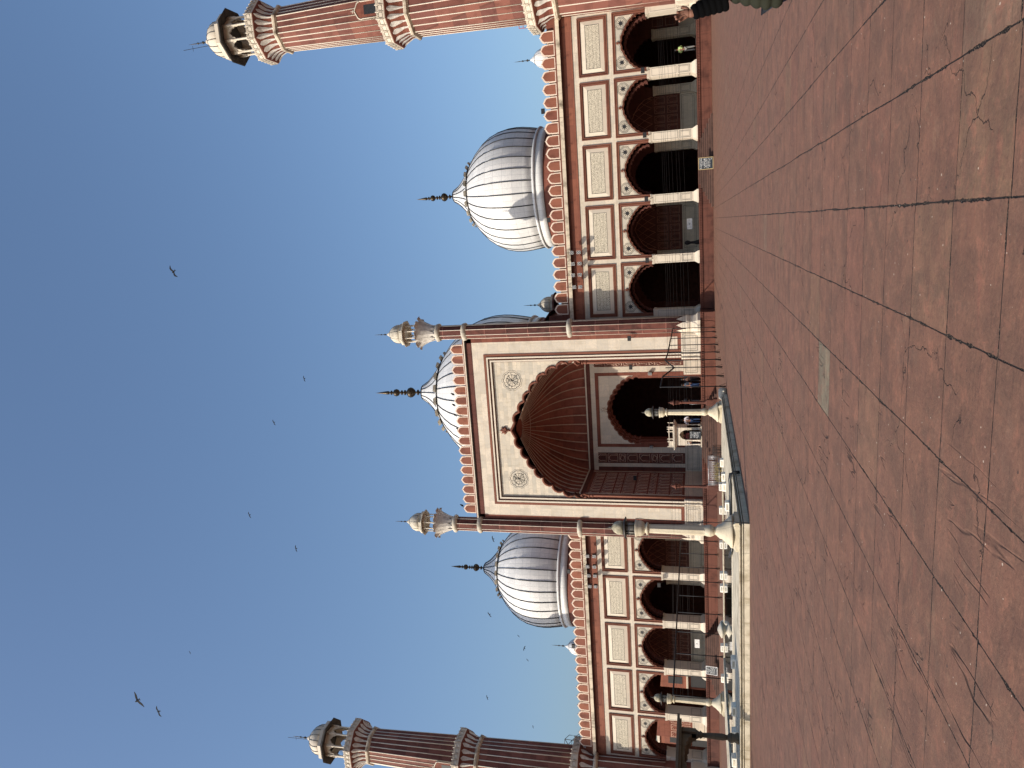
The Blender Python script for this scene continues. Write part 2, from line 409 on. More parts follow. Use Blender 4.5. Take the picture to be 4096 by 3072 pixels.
def arch_plate(mb, W, z0, zt, c, y0, y1, mat=0, smat=None):
    hw = c[0][0]
    poly = [(-W, z0), (-W, zt), (W, zt), (W, z0)]+([(hw, z0)] if abs(c[0][1]-z0) > 1e-6 else [])+list(c)+([(-hw, z0)] if abs(c[0][1]-z0) > 1e-6 else [])
    mb.prism(poly, y0, y1, mat, smat)
def arch_band(mb, c, w, y0, y1, mat=0):
    o = offs(c, w); poly = list(c)+list(reversed(o)); n = len(c)
    mb.strip([(p[0], y0, p[1]) for p in c], [(p[0], y0, p[1]) for p in o], mat)
    mb.strip([(p[0], y0, p[1]) for p in o], [(p[0], y1, p[1]) for p in o], mat)
    mb.strip([(p[0], y0, p[1]) for p in c], [(p[0], y1, p[1]) for p in c], mat)
def rect_frame(mb, x0, x1, z0, z1, w, y0, y1, mat=0):    # mitre-free picture frame, butted
    mb.box(x0, x1, y0, y1, z1-w, z1, mat); mb.box(x0, x1, y0, y1, z0, z0+w, mat)
    mb.box(x0, x0+w, y0, y1, z0+w, z1-w, mat); mb.box(x1-w, x1, y0, y1, z0+w, z1-w, mat)
def lines_frame(mb, x0, x1, z0, z1, w, y, mat=0): rect_frame(mb, x0, x1, z0, z1, w, y-.004, y+.01, mat)

# ================================================================ GROUND
mb = MB(); mb.add([(-400, -400, 0), (400, -400, 0), (400, 400, 0), (-400, 400, 0)], [(0, 1, 2, 3)])
struct(mb.build('ground', 'ground'))

# ================================================================ PRAYER HALL
hall = thing('prayer_hall', 'red and white prayer hall with three striped domes and a tall central portal', 'mosque')
FL = 1.10                      # platform level
def part(mb, name, mats, loc=(0, 0, 0), parent=None): return mb.build(name, mats, parent or hall, loc)
def rep(src, loc, parent=None):
    c = copy_tree(src, parent or hall); c.location = loc; return c

# --- plinth
mb = MB()
for s in (-1, 1):
    x0, x1 = sorted((s*9.95, s*33.3))
    mb.box(x0, x1, -.5, 20.8, 0, .86, 0); mb.box(x0, x1, -.56, 20.8, .86, 1.02, 1); mb.box(x0, x1, -.62, 20.8, 1.02, FL, 0)
    mb.box(x0, x1, -.56, -.5, 0, .12, 0)
mb.box(-9.9, 9.9, -2.45, 20.79, 0, .90, 0); mb.box(-9.93, 9.93, -2.51, 20.78, .90, 1.06, 1); mb.box(-9.95, 9.95, -2.57, 20.77, 1.06, 1.14, 0)
mb.box(-9.94, 9.94, -2.51, -2.45, 0, .12, 0)
part(mb, 'plinth', ['plinth', 'reddark'])
mb = MB()      # carved rope band under the plinth edge
for s in (-1, 1):
    x = 9.99
    while x < 33.2:
        mb.box(*sorted((s*x, s*(x+.11))), -.60, -.555, .875, 1.005); x += .19
x = -9.88
while x < 9.8: mb.box(x, x+.11, -2.55, -2.505, .915, 1.045); x += .19
part(mb, 'carved_moulding', 'plinth')

# --- hall shell: walls, roof, inner walls
mb = MB()
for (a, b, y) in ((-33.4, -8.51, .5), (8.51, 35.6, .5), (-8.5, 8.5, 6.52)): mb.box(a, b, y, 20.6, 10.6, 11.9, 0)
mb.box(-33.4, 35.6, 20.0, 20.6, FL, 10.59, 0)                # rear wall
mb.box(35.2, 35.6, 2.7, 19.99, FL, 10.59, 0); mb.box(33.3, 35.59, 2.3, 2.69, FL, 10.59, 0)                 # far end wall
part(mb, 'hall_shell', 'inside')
mb = MB()                                                    # open south end with arches
for (a, b) in ((1.35, 2.0), (6.3, 11.0), (15.0, 19.99)): mb.box(-33.4, -33.0, a, b, FL, 6.0, 0)
mb.box(-33.4, -33.0, 1.35, 19.99, 6.0, 10.59, 0)
part(mb, 'end_wall', 'red')
for s in (-1, 1):
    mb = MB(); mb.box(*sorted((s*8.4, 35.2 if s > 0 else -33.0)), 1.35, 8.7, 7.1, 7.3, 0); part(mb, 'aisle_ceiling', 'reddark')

# inner wall 8.7 m behind the facade
YI = 8.7
solid = [16.5, 26.1]; openb = [11.7, 21.3, 30.9]
def inner_solid():
    mb = MB(); mb.box(-2.05, 2.05, YI, YI+.5, 2.55, 7.1, 0)
    mb.box(-2.05, 2.05, YI-.04, YI+.5, FL, 2.55, 1)
    lines_frame(mb, -1.9, 1.9, 1.32, 2.42, .03, YI-.045, 2); lines_frame(mb, -1.78, 1.78, 1.45, 2.3, .018, YI-.045, 2)
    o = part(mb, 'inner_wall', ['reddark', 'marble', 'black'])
    mb = MB()
    for i in range(5):
        xc = -1.6+i*.8
        for (a, b) in ((2.79, 3.67), (3.91, 4.8)):
            w = .3; lines_frame(mb, xc-w, xc+w, a, b, .022, YI-.01)
            cc = arch(.19, a+.45, b-.08, 2, .03, 3)
            mb.tube([(xc+.19, YI-.012, a+.04)]+[(xc+p[0], YI-.012, p[1]) for p in cc]+[(xc-.19, YI-.012, a+.04)], .011, 4)
    # net of intersecting ribs in the pointed niche above
    prof = arch(1.95, 4.95, 6.9, 0, 0)
    mb.tube([(p[0], YI-.02, p[1]) for p in prof], .035, 5)
    for i in range(6):
        xa = -1.7+i*.68
        for sgn in (-1, 1):
            pts = []
            for k in range(9):
                u = k/8; X = xa+sgn*u*1.1; Z = 5.0+1.75*u**.8
                if abs(X) < 1.9*sqrt(max(0, 1-((Z-4.9)/2.0)**2)): pts.append((X, YI-.02, Z))
            if len(pts) > 1: mb.tube(pts, .02, 4)
    mb.build('panel_tracery', 'netline', o)
    return o
src = inner_solid(); src.location = (16.5, 0, 0)
for c in (26.1, -16.5, -26.1): rep(src, (c, 0, 0))
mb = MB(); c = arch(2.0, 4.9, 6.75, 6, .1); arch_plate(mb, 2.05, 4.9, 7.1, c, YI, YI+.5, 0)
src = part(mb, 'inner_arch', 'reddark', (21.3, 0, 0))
for c in (11.7, 30.9, -11.7, -21.3, -30.9): rep(src, (c, 0, 0))
def pilaster(mb, x, y0, y1, w=.36):
    mb.box(x-w, x+w, y0, y1, FL+.38, 4.62, 0)
    mb.frustum(x-w, x+w, y0, y1, FL, FL+.14, .17, .15, 0); mb.frustum(x-w, x+w, y0, y1, FL+.14, FL+.38, .13, .012, 0)
    mb.frustum(x-w, x+w, y0, y1, 4.62, 4.74, .01, .04, 0); mb.frustum(x-w, x+w, y0, y1, 4.74, 4.88, .045, .05, 0)
    lines_frame(mb, x-w+.08, x+w-.08, 1.62, 2.5, .022, y0-.005, 1); lines_frame(mb, x-w+.15, x+w-.15, 1.72, 2.4, .014, y0-.005, 1)
    lines_frame(mb, x-w+.08, x+w-.08, 2.62, 4.5, .014, y0-.005, 1)
    # side panels
    for sx in (-1, 1):
        X = x+sx*(w+.003)
        mb.box(X-.004, X+.004, y0+.2, y1-.2, 1.62, 1.645, 1); mb.box(X-.004, X+.004, y0+.2, y1-.2, 2.475, 2.5, 1)
        mb.box(X-.004, X+.004, y0+.2, y0+.222, 1.645, 2.475, 1); mb.box(X-.004, X+.004, y1-.222, y1-.2, 1.645, 2.475, 1)
mb = MB(); pilaster(mb, 0, YI-.3, YI+.6, .37)
src = part(mb, 'inner_pilaster', ['marble', 'black'], (18.9, 0, 0))
for x in (14.1, 23.7, 28.5, 33.2, -14.1, -18.9, -23.7, -28.5): rep(src, (x, 0, 0))
mb = MB(); mb.box(33.6, 35.2, YI, YI+.5, 2.55, 7.1, 0); mb.box(33.6, 35.2, YI-.04, YI+.5, FL, 2.55, 1); mb.box(32.95, 33.6, YI+.02, YI+.5, 4.88, 7.1, 0)
for (a, b) in ((2.79, 3.67), (3.91, 4.8)): lines_frame(mb, 33.85, 34.5, a, b, .022, YI-.01, 2); lines_frame(mb, 34.6, 35.1, a, b, .022, YI-.01, 2)
part(mb, 'inner_wall', ['reddark', 'marble', 'netline'])
for s in (-1, 1):
    mb = MB()     # wall over inner pilasters up to ceiling
    for x in (14.1, 18.9, 23.7, 28.5): mb.box(s*x-.345, s*x+.345, YI+.02, YI+.5, 4.88, 7.1)
    mb.box(*sorted((s*8.4, 35.2 if s > 0 else -33.0)), YI, YI+.5, 7.1, 10.59); mb.box(*sorted((s*8.4, s*9.65)), YI, YI+.5, FL, 7.1)
    part(mb, 'inner_wall', 'reddark')

# --- wing bays
BAYS = [s*(11.72+4.8*k) for s in (1, -1) for k in range(5)]
def make_bay(x):
    mb = MB()
    c = arch(2.0, 4.88, 6.80, 7, .085)
    arch_plate(mb, 2.04, 4.88, 7.30, c, 0, .32, 0, 1)
    o = part(mb, 'arch_spandrel', ['marblesm', 'red'], (x, 0, 0))
    mb = MB(); arch_band(mb, c, .13, -.05, .02, 0)
    for k, (sc, y) in enumerate(((.93, .33), (.86, .75))):     # deeper scalloped layers
        c2 = arch(2.0*sc, 4.88, 4.88+1.92*sc, 7, .085)
        arch_plate(mb, 2.04, 4.88, 7.12, c2, y, y+.40 if k == 0 else 1.3, 1)
    # springing ends
        mb.build('cusped_arch', ['frame', 'reddark'], o)
    mb = MB(); d = .006
    co = offs(c, .19); mb.strip([(p[0], -d, p[1]) for p in co], [(p[0], -d, p[1]) for p in offs(c, .205)], 0)
    for s in (-1, 1):         # rosettes
        X, Z, R = s*1.42, 6.76, .40
        def ring(r, w, f, dep):
            A = []; B = []
            for i in range(65):
                a = 2*pi*i/64; q = 1+f*abs(sin(4*a))
                A.append((X+cos(a)*r*q, -dep, Z+sin(a)*r*q)); B.append((X+cos(a)*(r-w)*q, -dep, Z+sin(a)*(r-w)*q))
            mb.strip(A, B, 0)
        ring(.44, .03, .10, .006); ring(.36, .03, .10, .006)
        vs = [(X, -.007, Z)]; n = 16
        for i in range(n):
            a = 2*pi*i/n; r = .32 if i % 2 == 0 else .12
            vs.append((X+cos(a)*r, -.007, Z+sin(a)*r))
        mb.add(vs, [(0, 1+i, 1+(i+1) % n) for i in range(n)], 0)
        for i in range(8):
            a = 2*pi*(i+.5)/8; cx, cz = X+cos(a)*.27, Z+sin(a)*.27
            mb.add([(cx+.03*cos(b), -.007, cz+.03*sin(b)) for b in (0, 1.57, 3.14, 4.71)], [(0, 1, 2, 3)], 0)
    mb.build('rosette_inlay', 'black', o)
    mb = MB()       # red frame round the spandrel
    for (x0, x1, zz, yy, w) in ((-2.24, 2.24, 7.46, -.10, .07), (-2.17, 2.17, 7.39, -.03, .05), (-2.12, 2.12, 7.34, -.07, .10)):
        mb.box(x0, x1, yy, .02, zz-w, zz, 0)
        mb.box(x0, x0+w, yy, .02, 4.88, zz-w, 0); mb.box(x1-w, x1, yy, .02, 4.88, zz-w, 0)
    mb.box(-2.02, -1.96, -.012, .01, 4.88, 7.235, 1); mb.box(1.96, 2.02, -.012, .01, 4.88, 7.235, 1)
    mb.build('frame', ['frame', 'reddark'], o)
    mb = MB()       # leaf finial on the apex
    mb.tube([(0, -.06, 6.86), (0, -.07, 6.98)], .035, 6)
    for a, l in ((90, .22), (50, .17), (130, .17), (10, .14), (170, .14), (-30, .1), (210, .1)):
        ra = radians(a); mb.tube([(0, -.07, 7.02), (cos(ra)*l*.5, -.075, 7.02+sin(ra)*l*.5), (cos(ra)*l, -.065, 7.02+sin(ra)*l)], [.03, .04, .006], 5)
    mb.build('leaf_finial', 'frame', o)
    return o
def make_panel(x):
    mb = MB()
    mb.box(-1.93, 1.93, .05, .3, 8.12, 9.94, 0)              # marble field, sunk
    o = part(mb, 'inscription_panel', ['trim'], (x, 0, 0))
    mb = MB()
    for (e, yy, w) in ((0, -.09, .07), (.07, -.03, .06), (.13, -.07, .06), (.19, .00, .07)):
        mb_x = 2.19-e
        rect_frame(mb, -mb_x, mb_x, 7.87+e, 10.20-e, w, yy, .29)
    mb.build('frame', 'frame', o)
    mb = MB()                                                # bevelled marble mount
    A = [(-1.93, .04, 8.13), (1.93, .04, 8.13), (1.93, .04, 9.93), (-1.93, .04, 9.93)]
    B = [(-1.62, -.03, 8.46), (1.62, -.03, 8.46), (1.62, -.03, 9.58), (-1.62, -.03, 9.58)]
    mb.add(A+B, [(0, 1, 5, 4), (1, 2, 6, 5), (2, 3, 7, 6), (3, 0, 4, 7)])
    mb.build('bevelled_mount', 'trim', o)
    mb = MB(); mb.box(-1.60, 1.60, -.022, .03, 8.48, 9.56); mb.build('inscription', 'inscr', o)
    mb = MB(); rect_frame(mb, -1.625, 1.625, 8.455, 9.585, .025, -.035, .03); mb.build('black_border', 'black', o)
    return o
b0 = make_bay(BAYS[0]); p0 = make_panel(BAYS[0])
for x in BAYS[1:]: rep(b0, (x, 0, 0)); rep(p0, (x, 0, 0))
# marble grid between the panels
for s in (-1, 1):
    mb = MB(); x0, x1 = sorted((s*9.0, s*33.35))
    mb.box(x0, x1, 0.0, .5, 10.2, 10.64, 0)                 # top band
    mb.box(x0, x1, 0.0, .5, 7.46, 7.87, 0)                  # middle band
    for k in range(6):
        xm = 9.32+4.8*k; w0, w1 = xm-.205, xm+.205
        if k == 0: w0 = 9.0
        if k == 5: w1 = 33.35
        mb.box(*sorted((s*w0, s*w1)), 0, .5, 7.87, 10.2, 0)
        w0, w1 = xm-.155, xm+.155
        if k == 0: w0 = 9.0
        if k == 5: w1 = 33.35
        mb.box(*sorted((s*w0, s*w1)), -.01, .5, 4.88, 7.46, 0)
    mb.box(x0, x1, .31, .5, 7.87, 10.2, 0); mb.box(x0, x1, .325, .5, 7.30, 7.46, 0)
    part(mb, 'marble_facing', 'marble')
for s in (-1, 1):
    mb = MB(); x0, x1 = sorted((s*9.0, s*33.35)); mb.box(x0, x1, -.02, .5, 10.64, 11.42); mb.box(x0, x1, -.06, .5, 10.64, 10.72)
    part(mb, 'red_frieze', 'band')
for s in (-1, 1):
    x0, x1 = sorted((s*9.0, s*33.35)); mb = MB()
    mb.frustum(x0, x1, -.12, .5, 11.42, 11.52, 0, .02, 1)
    mb.box(x0, x1, -.30, .5, 11.525, 11.56, 1); mb.box(x0, x1, -.44, .5, 11.56, 11.86, 0); mb.box(x0, x1, -.40, .5, 11.86, 11.90, 1); mb.box(x0, x1, -.36, .5, 11.90, 12.0, 2)
    part(mb, 'cornice', ['cornice', 'reddark', 'frame'])
# piers
mb = MB(); pilaster(mb, 0, -.02, 1.3, .345)
pier = part(mb, 'pier', ['trim', 'black'], (14.12, 0, 0))
for k in range(1, 4): rep(pier, (14.12+4.8*k, 0, 0))
for k in range(4): rep(pier, (-14.12-4.8*k, 0, 0))
for x in (9.62, -9.62, 33.15, -33.15): rep(pier, (x, 0, 0))

# merlons
def merlon_mesh(w, h, name, mats):
    mb = MB(); hw = w*.5-.048
    half = [(hw, 0), (hw, h*.50), (hw-.05, h*.53), (hw+.0, h*.575), (hw-.05, h*.63)]
    for i in range(1, 10):
        u = i/10; r = 1+.05*abs(sin(u*3*pi))
        half.append((hw*.92*(1-u**2.6)**.78*r, h*.63+h*.33*u**.95))
    half += [(.03, h*.965), (0, h*1.02)]
    full = half+[(-p[0], p[1]) for p in reversed(half[:-1])]
    mb.prism(full, -.30, -.06, 1)
    def inset(k): return [(p[0]*(1-k/hw), max(.075, p[1]-k*1.3 if p[1] > h*.6 else p[1]-k*.3)) for p in full[:]]
    ins = inset(.082); ins[0] = (hw-.082, .075); ins[-1] = (-(hw-.082), .075)
    tris = tessellate_polygon([[Vector((p[0], p[1], 0)) for p in ins]])
    mb.add([(p[0], -.305, p[1]) for p in ins], tris, 0)
    return mb
mw = merlon_mesh(.985, 1.20, 'merlon', None)
m0 = part(mw, 'merlon', ['merlon', 'pinktrim'], (10.34, 0, 12.0))
xs = [s*(10.34+.985*k) for s in (1, -1) for k in range(23)]
for x in xs[1:]: rep(m0, (x, 0, 12.0))
mw = merlon_mesh(.93, 1.22, 'merlon', None)
m1 = part(mw, 'merlon', ['merlon', 'pinktrim'], (0, -1.62, 21.22))
for k in range(-8, 9):
    if k: rep(m1, (.925*k, -1.62, 21.22))
for s in (-1, 1):
    mb = MB(); x0, x1 = sorted((s*9.0, s*33.35)); mb.box(x0, x1, -.05, .35, 12.0, 12.62)
    part(mb, 'parapet', 'red')

# --- central portal block
YF = -1.82
mb = MB()
mb.box(-8.30, -7.93, YF, YF+.4, 2.66, 20.45, 0); mb.box(7.93, 8.30, YF, YF+.4, 2.66, 20.45, 0)
mb.box(-7.9, 7.9, YF-.02, YF+.4, 20.45, 20.95, 1)
mb.box(-8.2, 8.2, YF-.10, YF+.4, 20.95, 21.03, 2); mb.box(-8.25, 8.25, YF-.22, YF+.4, 21.03, 21.13, 3); mb.box(-8.2, 8.2, YF-.14, YF+.4, 21.13, 21.22, 0)
for s in (-1, 1):
    mb.box(*sorted((s*6.88, s*7.93)), YF+.004, YF+.4, 2.66, 2.95, 0)     # red foot below marble strip
    mb.box(*sorted((s*8.30, s*8.5)), YF+.4, 6.5, 11.9, 21.2, 0)
    mb.box(*sorted((s*6.0, s*8.30)), YF+.4, 6.5, FL+.04, 21.2, 0)
mb.box(-8.3, 8.3, YF+.4, 6.5, 19.2, 21.2, 0)
part(mb, 'portal_wall', ['red', 'reddark', 'bronze', 'trim'])
mb = MB()
for s in (-1, 1): mb.box(*sorted((s*6.88, s*7.93)), YF, YF+.39, 2.95, 20.45)
mb.box(-6.88, 6.88, YF, YF+.39, 19.42, 20.45)
part(mb, 'marble_border', 'marble')
mb = MB()
for (h, zt, yy, w, mt) in ((6.88, 19.42, YF-.05, .20, 0), (6.68, 19.22, YF-.01, .06, 2), (6.62, 19.16, YF-.13, .13, 1), (6.49, 19.03, YF+.03, .07, 2), (6.42, 18.96, YF+.00, .08, 0), (6.34, 18.88, YF-.07, .13, 1), (6.21, 18.75, YF+.06, .05, 2)):
    mb.box(-h, h, yy, YF+.38, zt-w, zt, mt)
    for s in (-1, 1): mb.box(*sorted((s*(h-w), s*h)), yy, YF+.38, 2.66, zt-w, mt)
part(mb, 'portal_frame', ['frame', 'trim', 'reddark'])
mb = MB(); ca = arch(5.95, 11.0, 17.45, 8, .30, 8, k1=.62, k2=(.40, .80))
YS = YF+.14
arch_plate(mb, 6.17, 11.0, 18.71, ca, YS, YS+.45, 0, 1)
for s in (-1, 1): mb.box(*sorted((s*5.95, s*6.17)), YS-.01, YS+.45, FL+.04, 11.0, 1)
part(mb, 'portal_spandrel', ['marblesm', 'red'])
mb = MB(); pts = [(p[0], YS-.04, p[1]) for p in ca]
mb.tube(pts, .11, 8, 0); mb.tube([(p[0]*.985, YS+.16, p[1]-.05) for p in ca], .09, 6, 1)
for s in (-1, 1):
    mb.tube([(s*5.93, YS-.03, 2.7), (s*5.93, YS-.03, 10.9)], .10, 8, 0)
    for zz in (10.75, 10.45): mb.tube([(s*5.93, YS-.03, zz), (s*5.93, YS-.03, zz+.12)], .15, 8, 0)
    mb.tube([(s*5.93, YS-.04, 10.9), (s*5.75, YS-.06, 11.25), (s*5.95, YS-.08, 11.5), (s*6.05, YS-.06, 11.3)], [.1, .13, .1, .05], 6, 0)
# apex leaf
mb.tube([(0, YS-.05, 17.45), (0, YS-.08, 17.85)], .09, 8, 0); mb.tube([(0, YS-.08, 17.8), (0, YS-.08, 17.86)], .14, 8, 0)
for a, l in ((90, .62), (60, .55), (120, .55), (25, .42), (155, .42)):
    ra = radians(a); mb.tube([(0, YS-.08, 17.88), (cos(ra)*l*.55, YS-.10, 17.88+sin(ra)*l*.5), (cos(ra)*l, YS-.06, 17.88+sin(ra)*l)], [.06, .12, .01], 6, 0)
part(mb, 'cusped_arch', ['frame', 'reddark'])
# medallions
def medal():
    mb = MB()
    def ring(r, w, f):
        A = []; B = []
        for i in range(121):
            a = 2*pi*i/120; q = 1+f*abs(sin(5*a))
            A.append((cos(a)*r*q, 0, sin(a)*r*q)); B.append((cos(a)*(r-w)*q, 0, sin(a)*(r-w)*q))
        mb.strip(A, B, 0)
    ring(.84, .022, .10); ring(.73, .045, .10)
    for k in range(5):
        a = pi*k/5; mb.tube([(cos(a)*.5, 0, sin(a)*.5), (-cos(a)*.5, 0, -sin(a)*.5)], .014, 4)
    mb.tube([(cos(2*pi*i/10)*.52, 0, sin(2*pi*i/10)*.52) for i in range(10)], .016, 4, closed=True)
    rr = random.Random(3)
    for k in range(70):      # calligraphic strokes
        a = rr.uniform(0, 2*pi); r = sqrt(rr.random())*.64; x, z = cos(a)*r, sin(a)*r; d = rr.uniform(0, pi)
        p = [(x, 0, z)]
        for j in range(3):
            d += rr.uniform(-.9, 1.1); x += cos(d)*.045; z += sin(d)*.045; p.append((x, 0, z))
        mb.tube(p, .011, 4)
    return mb
md = part(medal(), 'calligraphy_medallion', 'black', (4.5, YS-.006, 17.05)); rep(md, (-4.5, YS-.006, 17.05))
# dado of the portal piers
for s in (-1, 1):
    mb = MB(); mb.box(*sorted((s*6.62, s*8.28)), YF-.06, YF+.38, FL+.04, 2.66, 0)
    lines_frame(mb, *sorted((s*6.75, s*8.15)), 1.38, 2.52, .025, YF-.065, 1); lines_frame(mb, *sorted((s*6.9, s*8.0)), 1.5, 2.4, .016, YF-.065, 1)
    mb.box(*sorted((s*6.05, s*6.62)), YF-.02, YF+.38, FL+.04, 2.66, 0)
    for x in (6.16, 6.47):       # baluster feet of the frame mouldings
        mb.lathe([(.14, 0), (.16, .12), (.08, .3), (.12, .5), (.07, .7), (.09, .9), (.07, 1.5)], 10, (s*x, YF-.06, FL+.05), 0)
    part(mb, 'portal_dado', ['marble', 'black'])

# niche: side walls, back wall, fluted half dome
YB = 5.2
mb = MB()
mb.box(-5.95, 5.95, YF+.4, YB, FL+.02, FL+.05, 2)
for s in (-1, 1):
    X = s*5.95
    mb.box(*sorted((X, s*5.99)), YS+.45, YB, 2.66, 11.25, 0)
    mb.box(*sorted((s*5.93, s*5.99)), YS+.45, YB, FL+.05, 2.66, 1)
    for (ya, yb) in ((YS+.45, YS+.62), (4.72, 4.86)): mb.box(*sorted((s*5.935, s*5.95)), ya, yb, 2.66, 11.25, 3)
part(mb, 'niche_wall', ['red', 'marble', 'plinth', 'marblesm'])
ROWS = [(350, 470, 0), (495, 620, 0), (645, 715, 1), (740, 868, 0), (898, 1028, 0), (1055, 1125, 1), (1152, 1283, 0), (1310, 1440, 0)]
ROWZ = [(2.66+(1470-b)/1150*8.5, 2.66+(1470-a)/1150*8.5, k) for a, b, k in ROWS]
def cell_lines(mb, f, w, z0, z1, kind, r=.025):
    P = lambda u, z: f(u, z)
    mb.tube([P(-w, z0), P(w, z0), P(w, z1), P(-w, z1)], r, 4, closed=True)
    if kind == 0:
        q = w*.68; zc = z0+(z1-z0)*.55
        cc = arch(q, zc, z1-.08, 2, .03, 3)
        mb.tube([P(q, z0+.04)]+[P(p[0], p[1]) for p in cc]+[P(-q, z0+.04)], r*.8, 4)
    else:
        zm = (z0+z1)/2; pts = []
        for i in range(24):
            a = 2*pi*i/24; k = 1+.18*sin(4*a); pts.append(P(w*.7*cos(a)*k, zm+(z1-z0)*.34*sin(a)*k))
        mb.tube(pts, r*.8, 4, closed=True)
for s in (-1, 1):
    mb = MB()
    for i in range(7):
        yc = -.68+i*.79
        for (a, b, k) in ROWZ: cell_lines(mb, lambda u, z, yc=yc, s=s: (s*5.945, yc+u, z), .27, a, b, k)
    part(mb, 'panel_tracery', 'pline'); mb = MB()
    for (a, b, k) in ROWZ: cell_lines(mb, lambda u, z, s=s: (s*4.71+u, YB-.012, z), .40, a, b, k)
    part(mb, 'panel_tracery', 'pline')
mb = MB()     # niche back wall
cd2 = arch(3.1, 6.75, 9.75, 7, .16, 7, k1=.6, k2=(.42, .82))
arch_plate(mb, 3.32, 6.75, 10.5, cd2, YB+.03, YB+.35, 1, 0)
for s in (-1, 1):
    mb.box(*sorted((s*3.1, s*3.32)), YB+.02, YB+.35, FL+.04, 6.75, 0)
    mb.box(*sorted((s*3.32, s*3.62)), YB-.03, YB+.35, 2.66, 10.82, 0)
    mb.box(*sorted((s*3.32, s*5.93)), YB-.04, YB+.35, FL+.05, 2.66, 1)
    mb.box(*sorted((s*3.62, s*4.18)), YB, YB+.35, 2.66, 10.82, 1)
    mb.box(*sorted((s*4.18, s*5.24)), YB+.004, YB+.35, 2.66, 10.82, 2)
    mb.box(*sorted((s*5.24, s*5.60)), YB, YB+.35, 2.66, 10.82, 1)
    mb.box(*sorted((s*5.60, s*5.95)), YB+.004, YB+.35, 2.66, 10.82, 2)
    lines_frame(mb, *sorted((s*3.5, s*5.8)), 1.4, 2.5, .025, YB-.045, 3); lines_frame(mb, *sorted((s*3.65, s*5.65)), 1.55, 2.35, .016, YB-.045, 3)
mb.box(-3.32, 3.32, YB-.03, YB+.35, 10.5, 10.82, 0)
mb.box(-5.95, 5.95, YB, YB+.35, 10.82, 11.25, 1)
part(mb, 'niche_back_wall', ['red', 'marble', 'reddark', 'black'])
mb = MB(); arch_band(mb, cd2, .12, YB-.02, YB+.04, 0)
for k, (sc, y) in enumerate(((.955, .36), (.91, .8))):
    c2 = arch(3.1*sc, 6.75, 6.75+3.0*sc, 7, .15, 5, k1=.6, k2=(.42, .82)); arch_plate(mb, 3.3, 6.75, 10.4, c2, YB+y, YB+y+.43, 1)
for s in (-1, 1): mb.box(*sorted((s*2.98, s*3.3)), YB+.36, YB+1.3, FL+.04, 6.75, 1)
for a, l in ((90, .5), (50, .4), (130, .4), (10, .3), (170, .3)):
    ra = radians(a); mb.tube([(0, YB-.03, 10.0), (cos(ra)*l*.5, YB-.05, 10.0+sin(ra)*l*.5), (cos(ra)*l, YB-.03, 10.0+sin(ra)*l)], [.04, .07, .01], 6, 2)
mb.tube([(0, YB-.03, 9.75), (0, YB-.03, 10.02)], .05, 6, 2)
part(mb, 'doorway_arch', ['frame', 'red', 'trim'])
mb = MB()     # frieze bands round the niche
for (z0, z1, e, mt) in ((11.25, 11.62, .05, 0), (11.62, 11.74, .10, 1)):
    mb.box(-5.95, 5.95, YB-e, YB+.3, z0, z1, mt)
    for s in (-1, 1): mb.box(*sorted((s*(5.95-e), s*5.99)), YS+.45, YB-e, z0, z1, mt)
part(mb, 'niche_frieze', ['reddark', 'trim'])
def shell():
    HX, Y0, Y1 = 5.93, YS+.44, YB
    per = [(HX, Y0)]
    NS, NB = 7, 13
    pathpts = []
    for k in range(NS*6+1): pathpts.append((HX, Y0+(Y1-Y0)*k/(NS*6)))
    for k in range(1, NB*6+1): pathpts.append((HX-2*HX*k/(NB*6), Y1))
    for k in range(1, NS*6+1): pathpts.append((-HX, Y1-(Y1-Y0)*k/(NS*6)))
    pole = (0, Y0+.15); zb, zt = 11.78, 17.15; K = 20
    P = [(1, 0), (1, .62), (.40, .80), (.03, 1)]
    rows = []
    for j in range(K+1):
        t = j/K; r, zf = bez(*P, t); z = zb+(zt-zb)*zf; row = []
        for i, p in enumerate(pathpts):
            u = (i % 6)/6; bul = 1+.022*(sin(pi*u)*(1 if t > 0 else 0.6))
            a = atan2(p[1]-pole[1], p[0]-pole[0]); rd = sqrt((p[0]-pole[0])**2+(p[1]-pole[1])**2)
            # corners round off as the shell rises
            q = 6.3; lim = rd+(min(rd, q)-rd)*min(1, t*1.6)
            lift = .10*sin(pi*u) if j == 0 else 0
            row.append((pole[0]+cos(a)*lim*r*bul, max(Y0, pole[1]+sin(a)*lim*r*bul), z-lift*0))
        rows.append(row)
    mb = MB(); n = len(pathpts); vs = [q for rw in rows for q in rw]
    mb.add(vs, [(j*n+i, j*n+i+1, (j+1)*n+i+1, (j+1)*n+i) for j in range(K) for i in range(n-1)], 0, True)
    o = part(mb, 'fluted_half_dome', 'shell')
    rb = MB()
    for i in range(0, n, 6):
        pts = [rows[j][i] for j in range(K-1)]
        c = Vector((0, Y0+.15, 13))
        pts = [tuple(Vector(p)+(c-Vector(p)).normalized()*.03) for p in pts]
        rb.tube(pts, [.062-.040*j/len(pts) for j in range(len(pts))], 5)
    for i in range(3, n, 6):      # cusped feet between ribs
        p = rows[0][i]
    rb.tube([rows[K-5][i] for i in range(0, n, 2)], .03, 5)
    rb.build('rib', 'ribm', o)
M['shell'] = stone('flute_sandstone', (.24, .075, .048), (.15, .046, .032), 1.1, 1.0, .008, stain=.5)
M['ribm'] = plain('rib_stone', (.42, .29, .22), .8)
shell()
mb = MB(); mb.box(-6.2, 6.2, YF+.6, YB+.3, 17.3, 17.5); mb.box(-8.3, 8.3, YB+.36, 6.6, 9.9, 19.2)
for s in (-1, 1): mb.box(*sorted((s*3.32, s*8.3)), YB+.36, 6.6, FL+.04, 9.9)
part(mb, 'portal_core', 'inside')

